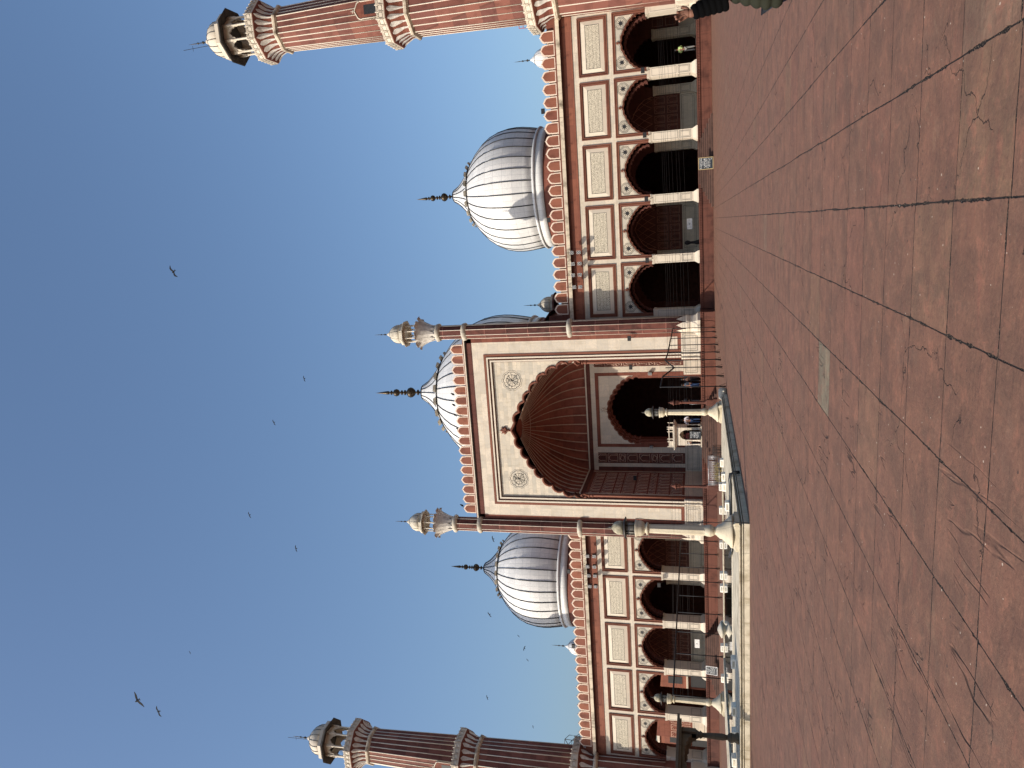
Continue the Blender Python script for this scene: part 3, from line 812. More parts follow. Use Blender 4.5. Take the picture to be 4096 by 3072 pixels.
# --- portal corner shafts with lotus and kiosk
def finial(mb, z0, z1, s=1., mat=0, mat2=1, c=(0, 0)):
    H = z1-z0
    prof = [(0.16, 0), (.05, .03), (.045, .07), (.11, .09), (.045, .11), (.05, .125), (.15, .17), (.19, .21), (.15, .25), (.05, .29), (.045, .31), (.09, .325), (.045, .34), (.045, .37), (.09, .385), (.045, .40), (.05, .42), (.11, .455), (.14, .49), (.11, .525), (.045, .56), (.04, .58), (.08, .60), (.035, .62), (.065, .66), (.05, .75), (.012, .99), (0, 1)]
    sc = H/4.2*s if s else 1
    mb.lathe([(r*4.2*sc*.62, z*H) for r, z in prof], 14, (c[0], c[1], z0), mat)
def octa(prof, mb, n=8, mat=0, c=(0, 0, 0), rot=pi/8): mb.lathe(prof, n, c, mat, False, rot)
def kiosk(parent, zc, R, H, dR, dH, finH, cols=8, mats=('trim', 'weather'), lz=None, under='darkeave', jali=False):
    """zc floor, R column ring radius, H column height, dome radius/height"""
    mb = MB(); cr = R*.062
    for k in range(cols):
        a = pi/8+2*pi*k/cols; x, y = R*cos(a), R*sin(a)
        mb.tube([(x, y, zc), (x, y, zc+.1*H), (x, y, zc+.1*H+.001), (x, y, zc+.72*H), (x, y, zc+.78*H), (x, y, zc+H)], [cr*1.6, cr*1.6, cr, cr*.95, cr*1.6, cr*1.9], 8, 0)
    # cusped arches between columns
    for k in range(cols):
        a0 = pi/8+2*pi*k/cols; a1 = a0+2*pi/cols
        p0 = Vector((R*cos(a0), R*sin(a0), 0)); p1 = Vector((R*cos(a1), R*sin(a1), 0)); L = (p1-p0).length; e = (p1-p0).normalized(); nrm = Vector((e.y, -e.x, 0)); mid = (p0+p1)/2
        cc = arch(L*.5-cr, zc+.52*H, zc+.84*H, 3, L*.05, 3)
        poly = [(-L/2, zc+.52*H), (-L/2, zc+H), (L/2, zc+H), (L/2, zc+.52*H)]+cc
        tris = tessellate_polygon([[Vector((q[0], q[1], 0)) for q in poly]])
        for off in (0, -.08*R):
            mb.add([tuple(mid+e*q[0]+nrm*off+Vector((0, 0, q[1]))) for q in poly], tris, 0)
    k_ = mb.build('kiosk_arcade', [mats[0]], parent)
    if jali:
        mb = MB()
        for k in range(cols):
            a0 = pi/8+2*pi*k/cols; a1 = a0+2*pi/cols
            p0 = Vector((R*.97*cos(a0), R*.97*sin(a0), 0)); p1 = Vector((R*.97*cos(a1), R*.97*sin(a1), 0)); e = p1-p0; L = e.length; h = H*.9; N = 9
            for i in range(-N, N+1):
                for sg in (1, -1):
                    pts = []
                    for u in (0, 1):
                        z = u*h; xx = i*L/N*1.0+sg*z; 
                        pts.append((xx, z))
                    (xa, za), (xb, zb) = pts
                    # clip to 0..L
                    def cl(xa, za, xb, zb):
                        if xa == xb: return None
                        t0, t1 = 0., 1.
                        for b, sgn in ((0, 1), (L, -1)):
                            fa = sgn*(xa-b); fb = sgn*(xb-b)
                            if fa < 0 and fb < 0: return None
                            if fa < 0: t0 = max(t0, fa/(fa-fb))
                            elif fb < 0: t1 = min(t1, fa/(fa-fb))
                        if t0 >= t1: return None
                        return (xa+(xb-xa)*t0, za+(zb-za)*t0, xa+(xb-xa)*t1, za+(zb-za)*t1)
                    r = cl(xa, za, xb, zb)
                    if r: mb.tube([p0+e*(r[0]/L)+Vector((0, 0, zc+r[1])), p0+e*(r[2]/L)+Vector((0, 0, zc+r[3]))], .011, 3)
        mb.build('lattice_screen', 'bronze', parent)
    mb = MB(); zt = zc+H
    mb.lathe([(R*.95, zt+.0), (R*1.56, zt-.16*R), (R*1.60, zt-.12*R), (R*1.30, zt+.10*R), (R*.9, zt+.12*R)], 8, (0, 0, 0), 0, False, pi/8)
    mb.build('eave', [under], parent)
    mb = MB(); mb.lathe([(R*1.30, zt+.102*R), (R*1.33, zt+.12*R), (R*1.33, zt+.34*R), (R*1.10, zt+.36*R), (dR, zt+.42*R)], 8, (0, 0, 0), 0, False, pi/8); z0 = zt+.40*R
    mb.build('kiosk_cornice', [mats[1]], parent)
    mb = MB()
    prof = [(dR*1.0, 0), (dR*1.05, dH*.15), (dR*1.03, dH*.32), (dR*.90, dH*.50), (dR*.66, dH*.66), (dR*.50, dH*.73), (dR*.30, dH*.83), (dR*.17, dH*.92), (dR*.1, dH)]
    mb.lathe(prof, 24, (0, 0, z0), 0, True)
    d = mb.build('dome', [mats[1]], parent)
    mb = MB()
    nr = 8 if R < 1.2 else 16
    for k in range(nr):
        a = 2*pi*(k+.5)/nr; mb.tube([(cos(a)*r*1.008, sin(a)*r*1.008, z0+z) for r, z in prof[:6]], .014 if R < 1.2 else .03, 4)
    mb.lathe([(dR*.56, dH*.70), (dR*.56, dH*.73), (dR*.48, dH*.745)], 16, (0, 0, z0), 0, True)
    mb.build('dome_ribs', 'black', parent)
    mb = MB(); finial(mb, z0+dH*.97, z0+dH+finH, .55); mb.build('finial', 'bronze', parent)
    return z0+dH
def portal_shaft(x):
    o = thing('portal_shaft', '', ''); del o['label']; del o['category']
    o.parent = hall; o.location = (x, YF, 0); bz = 1.14
    mb = MB(); octa([(.66, 2.2), (.645, 11.6), (.62, 20.8), (.60, 23.3)], mb); mb.build('shaft_body', 'shaft', o)
    mb = MB()
    for k in range(8):
        a = pi/8+2*pi*k/8; mb.tube([(.665*cos(a), .665*sin(a), 2.8), (.65*cos(a), .65*sin(a), 11.6), (.61*cos(a), .61*sin(a), 23.3)], .028, 5)
    mb.build('marble_rib', 'trim', o)
    mb = MB()
    for z, r in ((11.72, .80), (20.95, .78), (23.35, .80)):
        mb = MB(); mb.lathe([(.62, z-.28), (r, z-.14), (r*1.04, z), (r, z+.12), (.62, z+.2)], 8, (0, 0, 0), 0, True, pi/8)
        mb.build('ring_moulding', 'weather', o)
    mb = MB()
    octa([(.98, bz), (1.0, bz+.2), (.82, bz+.34), (.70, bz+.7), (.76, bz+.95), (.78, bz+1.05), (.70, bz+1.12)], mb)
    for k in range(8):      # pointed leaves climbing the foot of the shaft
        a = 2*pi*k/8; ca, sa = cos(a), sin(a); e = (-sa, ca)
        R1 = .66
        pts = [(-.26, 2.2), (.26, 2.2), (.25, 2.45), (0, 3.0), (-.25, 2.45)]
        mb.add([(ca*(R1+.03-(.04 if z > 2.9 else 0))+e[0]*u, sa*(R1+.03-(.04 if z > 2.9 else 0))+e[1]*u, z) for u, z in pts], [(0, 1, 2, 3, 4)])
    mb.build('lotus_base', 'trim', o)
    mb = MB(); octa([(.60, 23.5), (.5, 23.9), (.62, 24.6), (.9, 25.1), (.95, 25.25), (.2, 25.26)], mb, mat=0)
    for k in range(8):     # open lotus petals
        a = 2*pi*k/8; ca, sa = cos(a), sin(a)
        prof = [(.60, 23.62, .10), (.66, 23.95, .26), (.76, 24.3, .38), (.90, 24.62, .44), (1.06, 24.88, .46), (1.22, 25.06, .42), (1.36, 25.12, .30), (1.45, 25.06, .12), (1.47, 25.02, .02)]
        A = []; B = []; C = []
        for r, z, w in prof: A.append((ca*r-sa*w, sa*r+ca*w, z)); C.append((ca*(r+.06), sa*(r+.06), z-.03)); B.append((ca*r+sa*w, sa*r-ca*w, z))
        mb.strip(A, C, 0, True); mb.strip(C, B, 0, True)
    mb.build('lotus_capital', 'lotus', o)
    kiosk(o, 25.26, .76, 1.20, .80, 1.45, 1.25, 8, ('trim', 'weather'), under='weather')
    return o
M['shaft'] = stone('shaft_sandstone', (.085, .028, .022), (.145, .048, .034), 3, 1.9, .012, mcol=(.45, .2, .15), stain=.8, stains=(.25, .25, .28))
ps = portal_shaft(8.93); rep(ps, (-8.93, YF, 0))

# --- domes
def big_dome(x, y, R, zb, nrib, scale=1., zs=1.):
    o = bpy.data.objects.new('dome', None); COL.objects.link(o); o.parent = hall; o.location = (x, y, 0)
    ref = [(5.86, 16.25), (6.0, 17.0), (6.13, 17.9), (6.17, 18.6), (6.12, 19.4), (5.93, 20.3), (5.55, 21.2), (5.0, 22.0), (4.25, 22.75), (3.55, 23.3), (3.0, 23.66)]
    up = [(3.02, 23.72), (2.78, 23.9), (2.45, 24.1), (1.95, 24.45), (1.42, 24.9), (.98, 25.35), (.72, 25.75), (.60, 25.95)]
    k = R/6.17; Z = lambda z: zb+(z-16.25)*k*zs
    ref = [(r*k, Z(z)) for r, z in ref]; up = [(r*k, Z(z)) for r, z in up]
    mb = MB(); mb.lathe(ref, 96, uvk=nrib); mb.lathe(up, 64, uvk=nrib/2); 
    mb.build('marble_shell', 'dome', o)
    mb = MB()
    for i in range(nrib):
        a = 2*pi*(i+.5)/nrib; mb.tube([(r*cos(a)*1.004, r*sin(a)*1.004, z) for r, z in ref], [.056*min(1.1, k)]*len(ref), 4)
    for i in range(nrib//2):
        a = 2*pi*(i+.5)/(nrib/2); mb.tube([(r*cos(a)*1.006, r*sin(a)*1.006, z) for r, z in up[1:]], [.055*min(1.1, k)]*(len(up)-1), 4)
    mb.lathe([(ref[-1][0]*.99, ref[-1][1]-.06), (ref[-1][0]*1.05, ref[-1][1]), (ref[-1][0]*1.0, ref[-1][1]+.12)], 64)
    mb.build('black_ribs', 'black', o)
    mb = MB(); cz = ref[-1][1]; cr = ref[-1][0]
    for i in range(nrib//2+4):
        a = 2*pi*i/(nrib//2+4); ca, sa = cos(a), sin(a); w = pi*cr/(nrib//2+4)*.80; A = []; B = []; C = []
        for rr, zz, ww in ((cr*.97, cz+.05, .8), (cr*1.05, cz+.05, .85), (cr*1.10, cz+.13, .78), (cr*1.125, cz+.24, .6)):
            A.append((ca*rr-sa*w*ww, sa*rr+ca*w*ww, zz)); B.append((ca*rr+sa*w*ww, sa*rr-ca*w*ww, zz))
        mb.strip(A, B, 0, True)
        mb.strip([(q[0]*.985, q[1]*.985, q[2]+.01) for q in A], [(q[0]*.985, q[1]*.985, q[2]+.01) for q in B], 0, True)
    mb.build('leaf_collar', 'weather', o)
    mb = MB(); b0 = Z(16.25)
    mb.lathe([(5.86*k, b0+.02), (6.02*k, b0-.06), (6.10*k, b0-.16), (6.04*k, b0-.27), (5.93*k, b0-.32)], 96, uvk=nrib)
    mb.lathe([(5.905*k, b0-.325), (5.90*k, b0-1.10)], 96, uvk=nrib)
    mb.build('ring_moulding', 'dome', o)
    mb = MB(); mb.lathe([(5.82*k, 11.9), (5.82*k, b0-1.11)], 64); mb.build('drum', 'red', o)
    mb = MB(); ft = up[-1][1]
    mb.lathe([(.66*k, ft-.12), (.60*k, ft+.06), (.35*k, ft+.2), (.12*k, ft+.26)], 20, mat=1)
    z = ft+.2
    H = 4.15*k*(1 if k < 1.2 else 1.02)
    prof = [(.08, 0), (.08, .05), (.24, .075), (.24, .085), (.07, .11), (.08, .13), (.27, .16), (.40, .20), (.44, .235), (.38, .275), (.22, .305), (.09, .325), (.08, .335), (.22, .35), (.22, .365), (.07, .38), (.08, .40), (.21, .42), (.21, .43), (.07, .455), (.10, .475), (.25, .50), (.32, .54), (.27, .58), (.10, .61), (.07, .625), (.19, .645), (.19, .655), (.06, .68), (.12, .70), (.16, .72), (.13, .78), (.06, .9), (0, 1)]
    mb.lathe([(r*k, q*H) for r, q in prof], 20, (0, 0, z), 0)
    mb.build('finial', ['brass', 'bronze'], o)
    return o
d1 = big_dome(21.2, 13.6, 6.12, 16.30, 32)
rep(d1, (-21.2, 13.6, 0))
big_dome(0, 13.9, 8.35, 18.55, 32, zs=1.0)

# --- small roof kiosks
def roof_kiosk(x, y, zf, s, dark):
    o = bpy.data.objects.new('roof_kiosk', None); COL.objects.link(o); o.parent = hall; o.location = (x, y, 0)
    mb = MB(); octa([(1.0*s, 11.9), (1.0*s, zf)], mb); mb.build('kiosk_base', 'reddark', o)
    kiosk(o, zf, .82*s, 1.5*s, .78*s, 1.5*s, 1.5*s, 8, ('reddark' if dark else 'red', 'weather' if dark else 'dome2'), under='reddark')  # dark kiosk: shadow of portal and dome put into its stone colours
    return o
M['dome2'] = plain('small_dome_marble', (.66, .65, .63), .5, 0, .1)
roof_kiosk(9.55, 12.0, 14.05, 1.0, True)
for s in (-1, 1): roof_kiosk(s*35.1, 20.6, 14.3, 1.22, False)
mb = MB(); mb.box(8.31, 9.3, 4.0, 11.5, 11.9, 14.6, 0); mb.add([(8.3, 4, 15.6), (8.3, 11.5, 15.6), (9.75, 11.5, 14.5), (9.75, 4, 14.5), (8.3, 4, 15.45), (8.3, 11.5, 15.45), (9.75, 11.5, 14.38), (9.75, 4, 14.38)], [(0, 1, 2, 3), (4, 7, 6, 5), (0, 3, 7, 4), (2, 1, 5, 6), (3, 2, 6, 7)], 1)
mb.box(9.301, 9.31, 7.0, 8.2, 13.2, 14.2, 2)
part(mb, 'stair_head', ['red', 'reddark', 'black'])

# hooks under the cornice
mb = MB(); mb.tube([(0, -.03, 11.35), (0, -.14, 11.35), (0, -.2, 11.28)], .015, 5); mb.tube([(.06*cos(a*pi/5), -.2, 11.2+.06*sin(a*pi/5)) for a in range(10)], .014, 4, closed=True)
h0 = part(mb, 'iron_hook', 'iron', (10.2, 0, 0))
for s in (-1, 1):
    for k in range(11):
        if s == 1 and k == 0: continue
        rep(h0, (s*(10.2+2.24*k), 0, 0))

# ================================================================ MINARETS
def minaret():
    o = thing('minaret', '', 'minaret', (35.6, 0, 0))
    def R(z):
        pts = [(0, 2.62), (12, 2.36), (24, 2.06), (37, 1.70)]
        for (a, ra), (b, rb) in zip(pts, pts[1:]):
            if z <= b: return ra+(rb-ra)*(z-a)/(b-a)
        return 1.7
    mb = MB()
    octa([(2.62, 2.6), (R(12), 12), (R(24), 24), (R(37), 37)], mb); mb.build('shaft', 'minr', o)
    mb = MB(); octa([(2.85, 0), (2.85, 1.1), (2.78, 1.3), (2.74, 2.4), (2.66, 2.6)], mb); mb.build('base', 'trim', o)
    mb = MB()
    for (za, zb) in ((2.6, 11.4), (13.3, 23.4), (25.3, 35.5)):
        for k in range(8):
            a0 = pi/8+2*pi*k/8; a1 = a0+pi/4
            for j in range(3):
                u = j/3; P = []
                for z in (za, zb):
                    r = R(z); A = Vector((r*cos(a0), r*sin(a0), z)); B = Vector((r*cos(a1), r*sin(a1), z)); P.append(A+(B-A)*u)
                mb.tube([p+Vector((p.x, p.y, 0)).normalized()*.005 for p in P], .048, 4)
    mb.build('marble_ribs', 'trim', o)
    for gi, (z, ro) in enumerate(((13.2, 3.12), (25.2, 2.78), (37.2, 2.56))):
        zr = z-1.55; rs = R(zr)
        g = bpy.data.objects.new('gallery', None); COL.objects.link(g); g.parent = o
        mb = MB(); octa([(rs*1.0, zr-.30), (rs*1.12, zr-.16), (rs*1.14, zr), (rs*1.10, zr+.10), (rs, zr+.16)], mb, mat=0); mb.build('ring_moulding', 'cornice', g)
        mb = MB(); octa([(rs*.98, zr+.1), (rs*1.02, zr+.5), (rs*1.12, zr+.9), (ro*.90, z-.28), (ro*.99, z-.06), (ro, z)], mb); mb.build('corbel', 'red', g)
        mb = MB()
        for k in range(8):
            a0 = pi/8+2*pi*k/8; a1 = a0+pi/4
            for j in range(3):
                u = (j+.0)/3
                def at(r, z, w, sg):
                    A = Vector((r*cos(a0), r*sin(a0), z)); B = Vector((r*cos(a1), r*sin(a1), z)); e = (B-A).normalized(); p = A+(B-A)*u+e*w*sg
                    if j == 0 and sg < 0:
                        a_ = a0-pi/4; A2 = Vector((r*cos(a_), r*sin(a_), z)); e2 = (A2-A).normalized(); p = A+e2*w
                    return p+Vector((p.x, p.y, 0)).normalized()*.02
                prof = [(rs*1.0, zr+.15, .06), (rs*1.02, zr+.5, .09), (rs*1.12, zr+.9, .17), (rs*1.12+(ro*.9-rs*1.12)*.5, zr+1.1, .21), (ro*.90, z-.28, .20), (ro*.955, z-.15, .04)]
                A = [at(*q, 1) for q in prof]; Bq = [at(*q, -1) for q in prof]; Cq = [at(r, zz, 0, 1)+Vector((at(r, zz, 0, 1).x, at(r, zz, 0, 1).y, 0)).normalized()*.03 for r, zz, w in prof]
                mb.strip(A, Cq, 0, True); mb.strip(Cq, Bq, 0, True)
        mb.build('petals', 'lotus', g)
        mb = MB(); h = .70
        octa([(ro, z), (ro+.03, z+.08), (ro+.02, z+.1), (ro+.0, z+h-.07), (ro+.04, z+h-.05), (ro+.04, z+h), (ro-.12, z+h), (ro-.12, z+.12), (.5, z+.12)], mb)
        for k in range(8):
            a0 = pi/8+2*pi*k/8; a1 = a0+pi/4; A = Vector((ro*cos(a0), ro*sin(a0), 0)); B = Vector((ro*cos(a1), ro*sin(a1), 0)); nr = (A+B).normalized(); e = (B-A).normalized()
            for j in range(4):
                p = A+(B-A)*(j/4)
                mb.tube([p+Vector((0, 0, z+.1)), p+Vector((0, 0, z+h+.02)), p+Vector((0, 0, z+h+.10))], [.055, .055, .035], 6)
                q0 = A+(B-A)*((j+.16)/4)+nr*.035; q1 = A+(B-A)*((j+.84)/4)+nr*.035
                mb.tube([q0+Vector((0, 0, z+.2)), q1+Vector((0, 0, z+.2)), q1+Vector((0, 0, z+h-.15)), q0+Vector((0, 0, z+h-.15))], .022, 4, closed=True)
        mb.build('railing', 'trim', g)
    kz = 37.3
    kiosk(o, kz, 1.50, 3.45, 1.45, 2.15, 1.9, 8, ('trim', 'trim'), under='darkeave', jali=True)
    mb = MB(); mb.tube([(-.25, .1, kz+4.9), (-.35, .15, 46.1)], .022, 5); mb.tube([(-.55, .15, 45.1), (-.1, .15, 45.1)], .015, 4)
    mb.build('lightning_rod', 'iron', o)
    # doorway windows opening on the galleries, on the side facing the court
    for k, (z, s) in enumerate(((13.3, 1.1), (25.3, 1.0))):
        rr = R(z+1.3)*cos(pi/8); mb = MB()
        cc = arch(.62*s, z+2.1, z+2.75, 1, .05, 5)
        poly = [(.62*s, z)]+cc+[(-.62*s, z)]; mb.prism(poly, -rr-.05, -rr+.1, 1)
        mb.tube([(p[0]*1.05, -rr-.06, p[1]+.03) for p in poly], .055, 5, 0)
        for a, l in ((90, .28), (40, .2), (140, .2)):
            ra = radians(a); mb.tube([(0, -rr-.06, z+2.85), (cos(ra)*l, -rr-.06, z+2.85+sin(ra)*l)], [.05, .01], 5, 0)
        mb.box(-.36*s, .36*s, -rr-.062, -rr-.05, z+.5, z+1.95, 2)
        mb.build('doorway', ['trim', 'red', 'black'], o)
    return o
M['minr'] = stone('minaret_sandstone', (.200, .075, .053), (.125, .045, .036), 1.1, 1.25, .01, stain=.6, stains=(.5, .45, .42))
mn = minaret(); mn['label'] = 'ribbed red minaret at the right end of the prayer hall, sunlit'; mn['group'] = 'minarets at the hall ends'
dup(mn, 'ribbed red minaret at the left end of the hall, mostly shaded', (-35.6, 0, 0))

# ================================================================ STAIRS
def stairs(x, yw, zt, topw, n, run, flank, label):
    mb = MB(); rise = zt/n
    for k in range(n):
        e = (n-1-k)*run
        mb.box(x-topw-e*flank, x+topw+e*flank, yw-.35-e, yw, k*rise, (k+1)*rise-.035, 0)
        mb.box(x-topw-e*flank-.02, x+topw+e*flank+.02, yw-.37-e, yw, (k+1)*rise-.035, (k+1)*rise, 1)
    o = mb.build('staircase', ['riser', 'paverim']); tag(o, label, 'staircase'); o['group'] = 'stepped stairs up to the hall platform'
    return o
stairs(21.3, -.62, FL, 1.55, 7, .30, 1, 'stepped sandstone stairs in front of the right wing behind the small black sign')
stairs(-21.0, -.62, FL, 1.55, 7, .30, 1, 'stepped sandstone stairs in front of the left wing with a dark shaded side')
stairs(0, -2.57, 1.14, 2.0, 7, .30, 1, 'wide central sandstone stairs below the tall portal')

M['rimm'] = stone('stained_rim_marble', (.60, .53, .40), (.54, .48, .37), 1.6, 3, .008, stain=.9, vein=(.3, .27, .2), veinamt=.4, stains=(.42, .37, .28))
M['rimdark'] = plain('dark_moulding', (.10, .075, .045), .8, 0, .5, 5)  # darker brown for the set-back strips of the pool rim
M['brownst'] = stone('dark_brown_stone', (.11, .085, .06), (.08, .065, .05), .9, .5, .008, stain=.7)  # dark brown base colour of the pool canopy
M['dry'] = plain('olive_cloth', (.20, .16, .07), .9, 0, .5, 8)
M['redp'] = plain('red_paint', (.35, .06, .05), .6)
# ================================================================ PEOPLE AND BIRDS helpers
def skin_obj(name, chains, mat, parent=None, sub=1, loc=(0, 0, 0)):
    """chains: list of lists of (x,y,z,r); the first vertex of the first chain is the root; shared points are welded"""
    vs, rs, es, idx = [], [], [], {}
    for ch in chains:
        prev = None
        for (x, y, z, r) in ch:
            k = (round(x, 4), round(y, 4), round(z, 4))
            if k not in idx: idx[k] = len(vs); vs.append((x, y, z)); rs.append(r)
            i = idx[k]
            if prev is not None and prev != i: es.append((prev, i))
            prev = i
    me = bpy.data.meshes.new(name); me.from_pydata(vs, es, [])
    me.materials.append(M[mat] if isinstance(mat, str) else mat)
    o = bpy.data.objects.new(name, me); COL.objects.link(o); o.location = loc
    if parent: o.parent = parent
    md = o.modifiers.new('skin', 'SKIN'); md.use_smooth_shade = True
    sv = me.skin_vertices[0].data
    for i, r in enumerate(rs):
        rr = r if isinstance(r, tuple) else (r, r); sv[i].radius = rr
    sv[0].use_root = True
    ss = o.modifiers.new('sub', 'SUBSURF'); ss.levels = sub; ss.render_levels = sub
    return o
M['skin'] = plain('brown_skin', (.17, .08, .052), .6, 0, .08); M['hair'] = plain('black_hair', (.015, .013, .012), .5)
def cloth(n, c):
    M[n] = plain(n, c, .95, 0, .12, 4); M[n].node_tree.nodes['Principled BSDF'].inputs['Specular IOR Level'].default_value = .08; return n
def person(loc, rz, h, label, top, legs, arms='down', hair='hair', extra=None, seated=False):
    k = h/1.72; o = thing('person', label, 'person', loc, rz, None); S = lambda L: [(x*k, y*k, z*k, r*k) for x, y, z, r in L]
    hz = .90 if not seated else .22; dz = hz-.90
    P = (0, 0, hz, .13); C = (0, 0, 1.22+dz, .14); N = (0, 0, 1.45+dz, .065); Hd = (0, -.01, 1.60+dz, .095); Ht = (0, 0, 1.68+dz, .07)
    L = {}
    for s in (-1, 1):
        sh = (s*.17, 0, 1.38+dz, .065)
        if arms == 'down': el, wr, hn = (s*.24, .02, 1.12+dz, .045), (s*.25, -.06, .88+dz, .032), (s*.25, -.09, .80+dz, .035)
        elif arms == 'hip': el, wr, hn = (s*.36, .05, 1.15+dz, .045), (s*.20, -.08, 1.00+dz, .032), (s*.15, -.10, .98+dz, .03)
        elif arms == 'raise' and s == 1: el, wr, hn = (s*.34, -.05, 1.24+dz, .045), (s*.42, -.22, 1.02+dz, .032), (s*.45, -.27, .97+dz, .035)
        else: el, wr, hn = (s*.24, -.10, 1.15+dz, .045), (s*.12, -.25, 1.12+dz, .032), (s*.06, -.28, 1.14+dz, .03)
        if seated: hp, kn, an, ft = (s*.10, 0, .18, .09), (s*.22, -.40, .22, .07), (s*.05, -.42, .07, .05), (s*.0, -.50, .05, .04)
        else: hp, kn, an, ft = (s*.10, 0, .84, .09), (s*.11, -.02, .47, .062), (s*.12, .02, .08, .042), (s*.13, -.13, .035, .035)
        L[s] = (sh, el, wr, hn, hp, kn, an, ft)
    ch = [S([P, C, N, Hd, Ht])]
    for s in (-1, 1):
        sh, el, wr, hn, hp, kn, an, ft = L[s]
        ch += [S([C, sh, el, wr, hn]), S([P, hp, kn, an, ft])]
    skin_obj('body', ch, 'skin', o)
    ch = [S([(0, 0, hz+.02, .155), (0, 0, 1.22+dz, .158), (0, 0, 1.40+dz, .085)])]
    for s in (-1, 1):
        sh, el, wr, hn = L[s][:4]; m_ = tuple((a+b)/2 for a, b in zip(el, wr))
        ch.append(S([(0, 0, 1.22+dz, .158), (sh[0], sh[1], sh[2], .078), (el[0], el[1], el[2], .058), (m_[0], m_[1], m_[2], .048)]))
    skin_obj('shirt', ch, top, o)
    ch = []
    for s in (-1, 1):
        hp, kn, an, ft = L[s][4:]; ch.append(S([(0, 0, hz, .14), (hp[0], hp[1], hp[2], .10), (kn[0], kn[1], kn[2], .078), (an[0], an[1], an[2]+.03, .06)]))
    skin_obj('trousers', ch, legs, o)
    mb = MB(); mb.lathe([(.0, .115), (.06, .10), (.092, .05), (.098, 0), (.09, -.05)], 12, (0, .012*k, (1.615+dz)*k)); mb.build('hair', hair, o)
    mb = MB(); zz = (1.60+dz)*k
    mb.tube([(0, -.10*k, zz), (0, -.122*k, zz-.02*k)], [.012*k, .016*k], 5)
    for s in (-1, 1): mb.tube([(s*.032*k, -.098*k, zz+.018*k), (s*.032*k, -.103*k, zz+.018*k)], .009*k, 5)
    mb.build('face_features', 'hair', o)
    return o

# ================================================================ SIGNS
M['signb'] = plain('sign_board_dark', (.018, .024, .032), .5); M['signfr'] = plain('brass_sign_edge', (.42, .32, .16), .5); M['lett'] = plain('white_lettering', (.72, .72, .70), .6)
def signboard(loc, w, h, label, rows, tilt=.12, frame='signfr', rz=0, feet=True):
    o = thing('notice_board', label, 'sign', loc, rz); tl = tilt
    Y = lambda z: tl*z
    def slab(mb, x0, x1, z0, z1, d0, d1):
        mb.add([(x0, Y(z0)+d0, z0), (x1, Y(z0)+d0, z0), (x1, Y(z1)+d0, z1), (x0, Y(z1)+d0, z1), (x0, Y(z0)+d1, z0), (x1, Y(z0)+d1, z0), (x1, Y(z1)+d1, z1), (x0, Y(z1)+d1, z1)], [(0, 1, 2, 3), (7, 6, 5, 4), (0, 4, 5, 1), (1, 5, 6, 2), (2, 6, 7, 3), (3, 7, 4, 0)])
    mb = MB(); slab(mb, -w/2, w/2, 0, h, 0, .03); mb.build('board', 'signb', o)
    mb = MB(); f = .035
    slab(mb, -w/2-f, w/2+f, h, h+f, -.012, .04); slab(mb, -w/2-f, w/2+f, -f, 0, -.012, .04); slab(mb, -w/2-f, -w/2, 0, h, -.012, .04); slab(mb, w/2, w/2+f, 0, h, -.012, .04)
    mb.build('frame', frame, o)
    mb = MB(); rr = random.Random(len(label)); n = len(rows)
    for i, (a, b, big) in enumerate(rows):        # lines of small unreadable lettering
        z1 = h*(1-.06-i*.9/n); zh = h*.9/n*(.72 if big else .5); x = -w/2+w*a
        while x < -w/2+w*b:
            lw = rr.uniform(.5, 1.3)*zh*.62
            if rr.random() < .16: x += lw*.8; continue
            k = rr.choice((0, 1, 2)); t = zh*.2
            if k == 0: slab(mb, x, x+t, z1-zh, z1, -.006, .0); slab(mb, x+t, x+lw, z1-t, z1, -.006, 0); slab(mb, x+lw-t*.2, x+lw+t*.8, z1-zh, z1-t, -.006, 0)
            elif k == 1: slab(mb, x, x+lw, z1-zh, z1-zh+t, -.006, 0); slab(mb, x, x+t, z1-zh+t, z1, -.006, 0); slab(mb, x+t, x+lw*.8, z1-zh*.55, z1-zh*.4, -.006, 0)
            else: slab(mb, x+lw*.4, x+lw*.4+t, z1-zh, z1, -.006, 0); slab(mb, x, x+lw*.38, z1-t, z1, -.006, 0)
            x += lw+t*1.6
    mb.build('lettering', 'lett', o)
    if feet:
        mb = MB()
        for s in (-1, 1): mb.tube([(s*w*.4, Y(h)+.05, h*.9), (s*w*.4, Y(h)+.35, -.0)], .012, 5)
        mb.build('rear_prop', 'iron', o)
    return o
ROWSA = [(.05, .95, 0), (.05, .95, 0), (.35, .68, 0), (.1, .95, 1), (.12, .9, 1), (.06, .95, 0), (.06, .95, 0), (.15, .88, 0), (.8, .95, 0)]
a = px(2858, 650, -3.25)
signboard((a.x, -3.25, .06), .80, 1.0, 'small black and gold-edged notice board leaning on the right wing stairs', ROWSA)
a = px(2879, 2687, -3.25); signboard((a.x, -3.25, .20), .72, .88, 'white-edged dark notice board on the left wing stairs', ROWSA, frame='white')

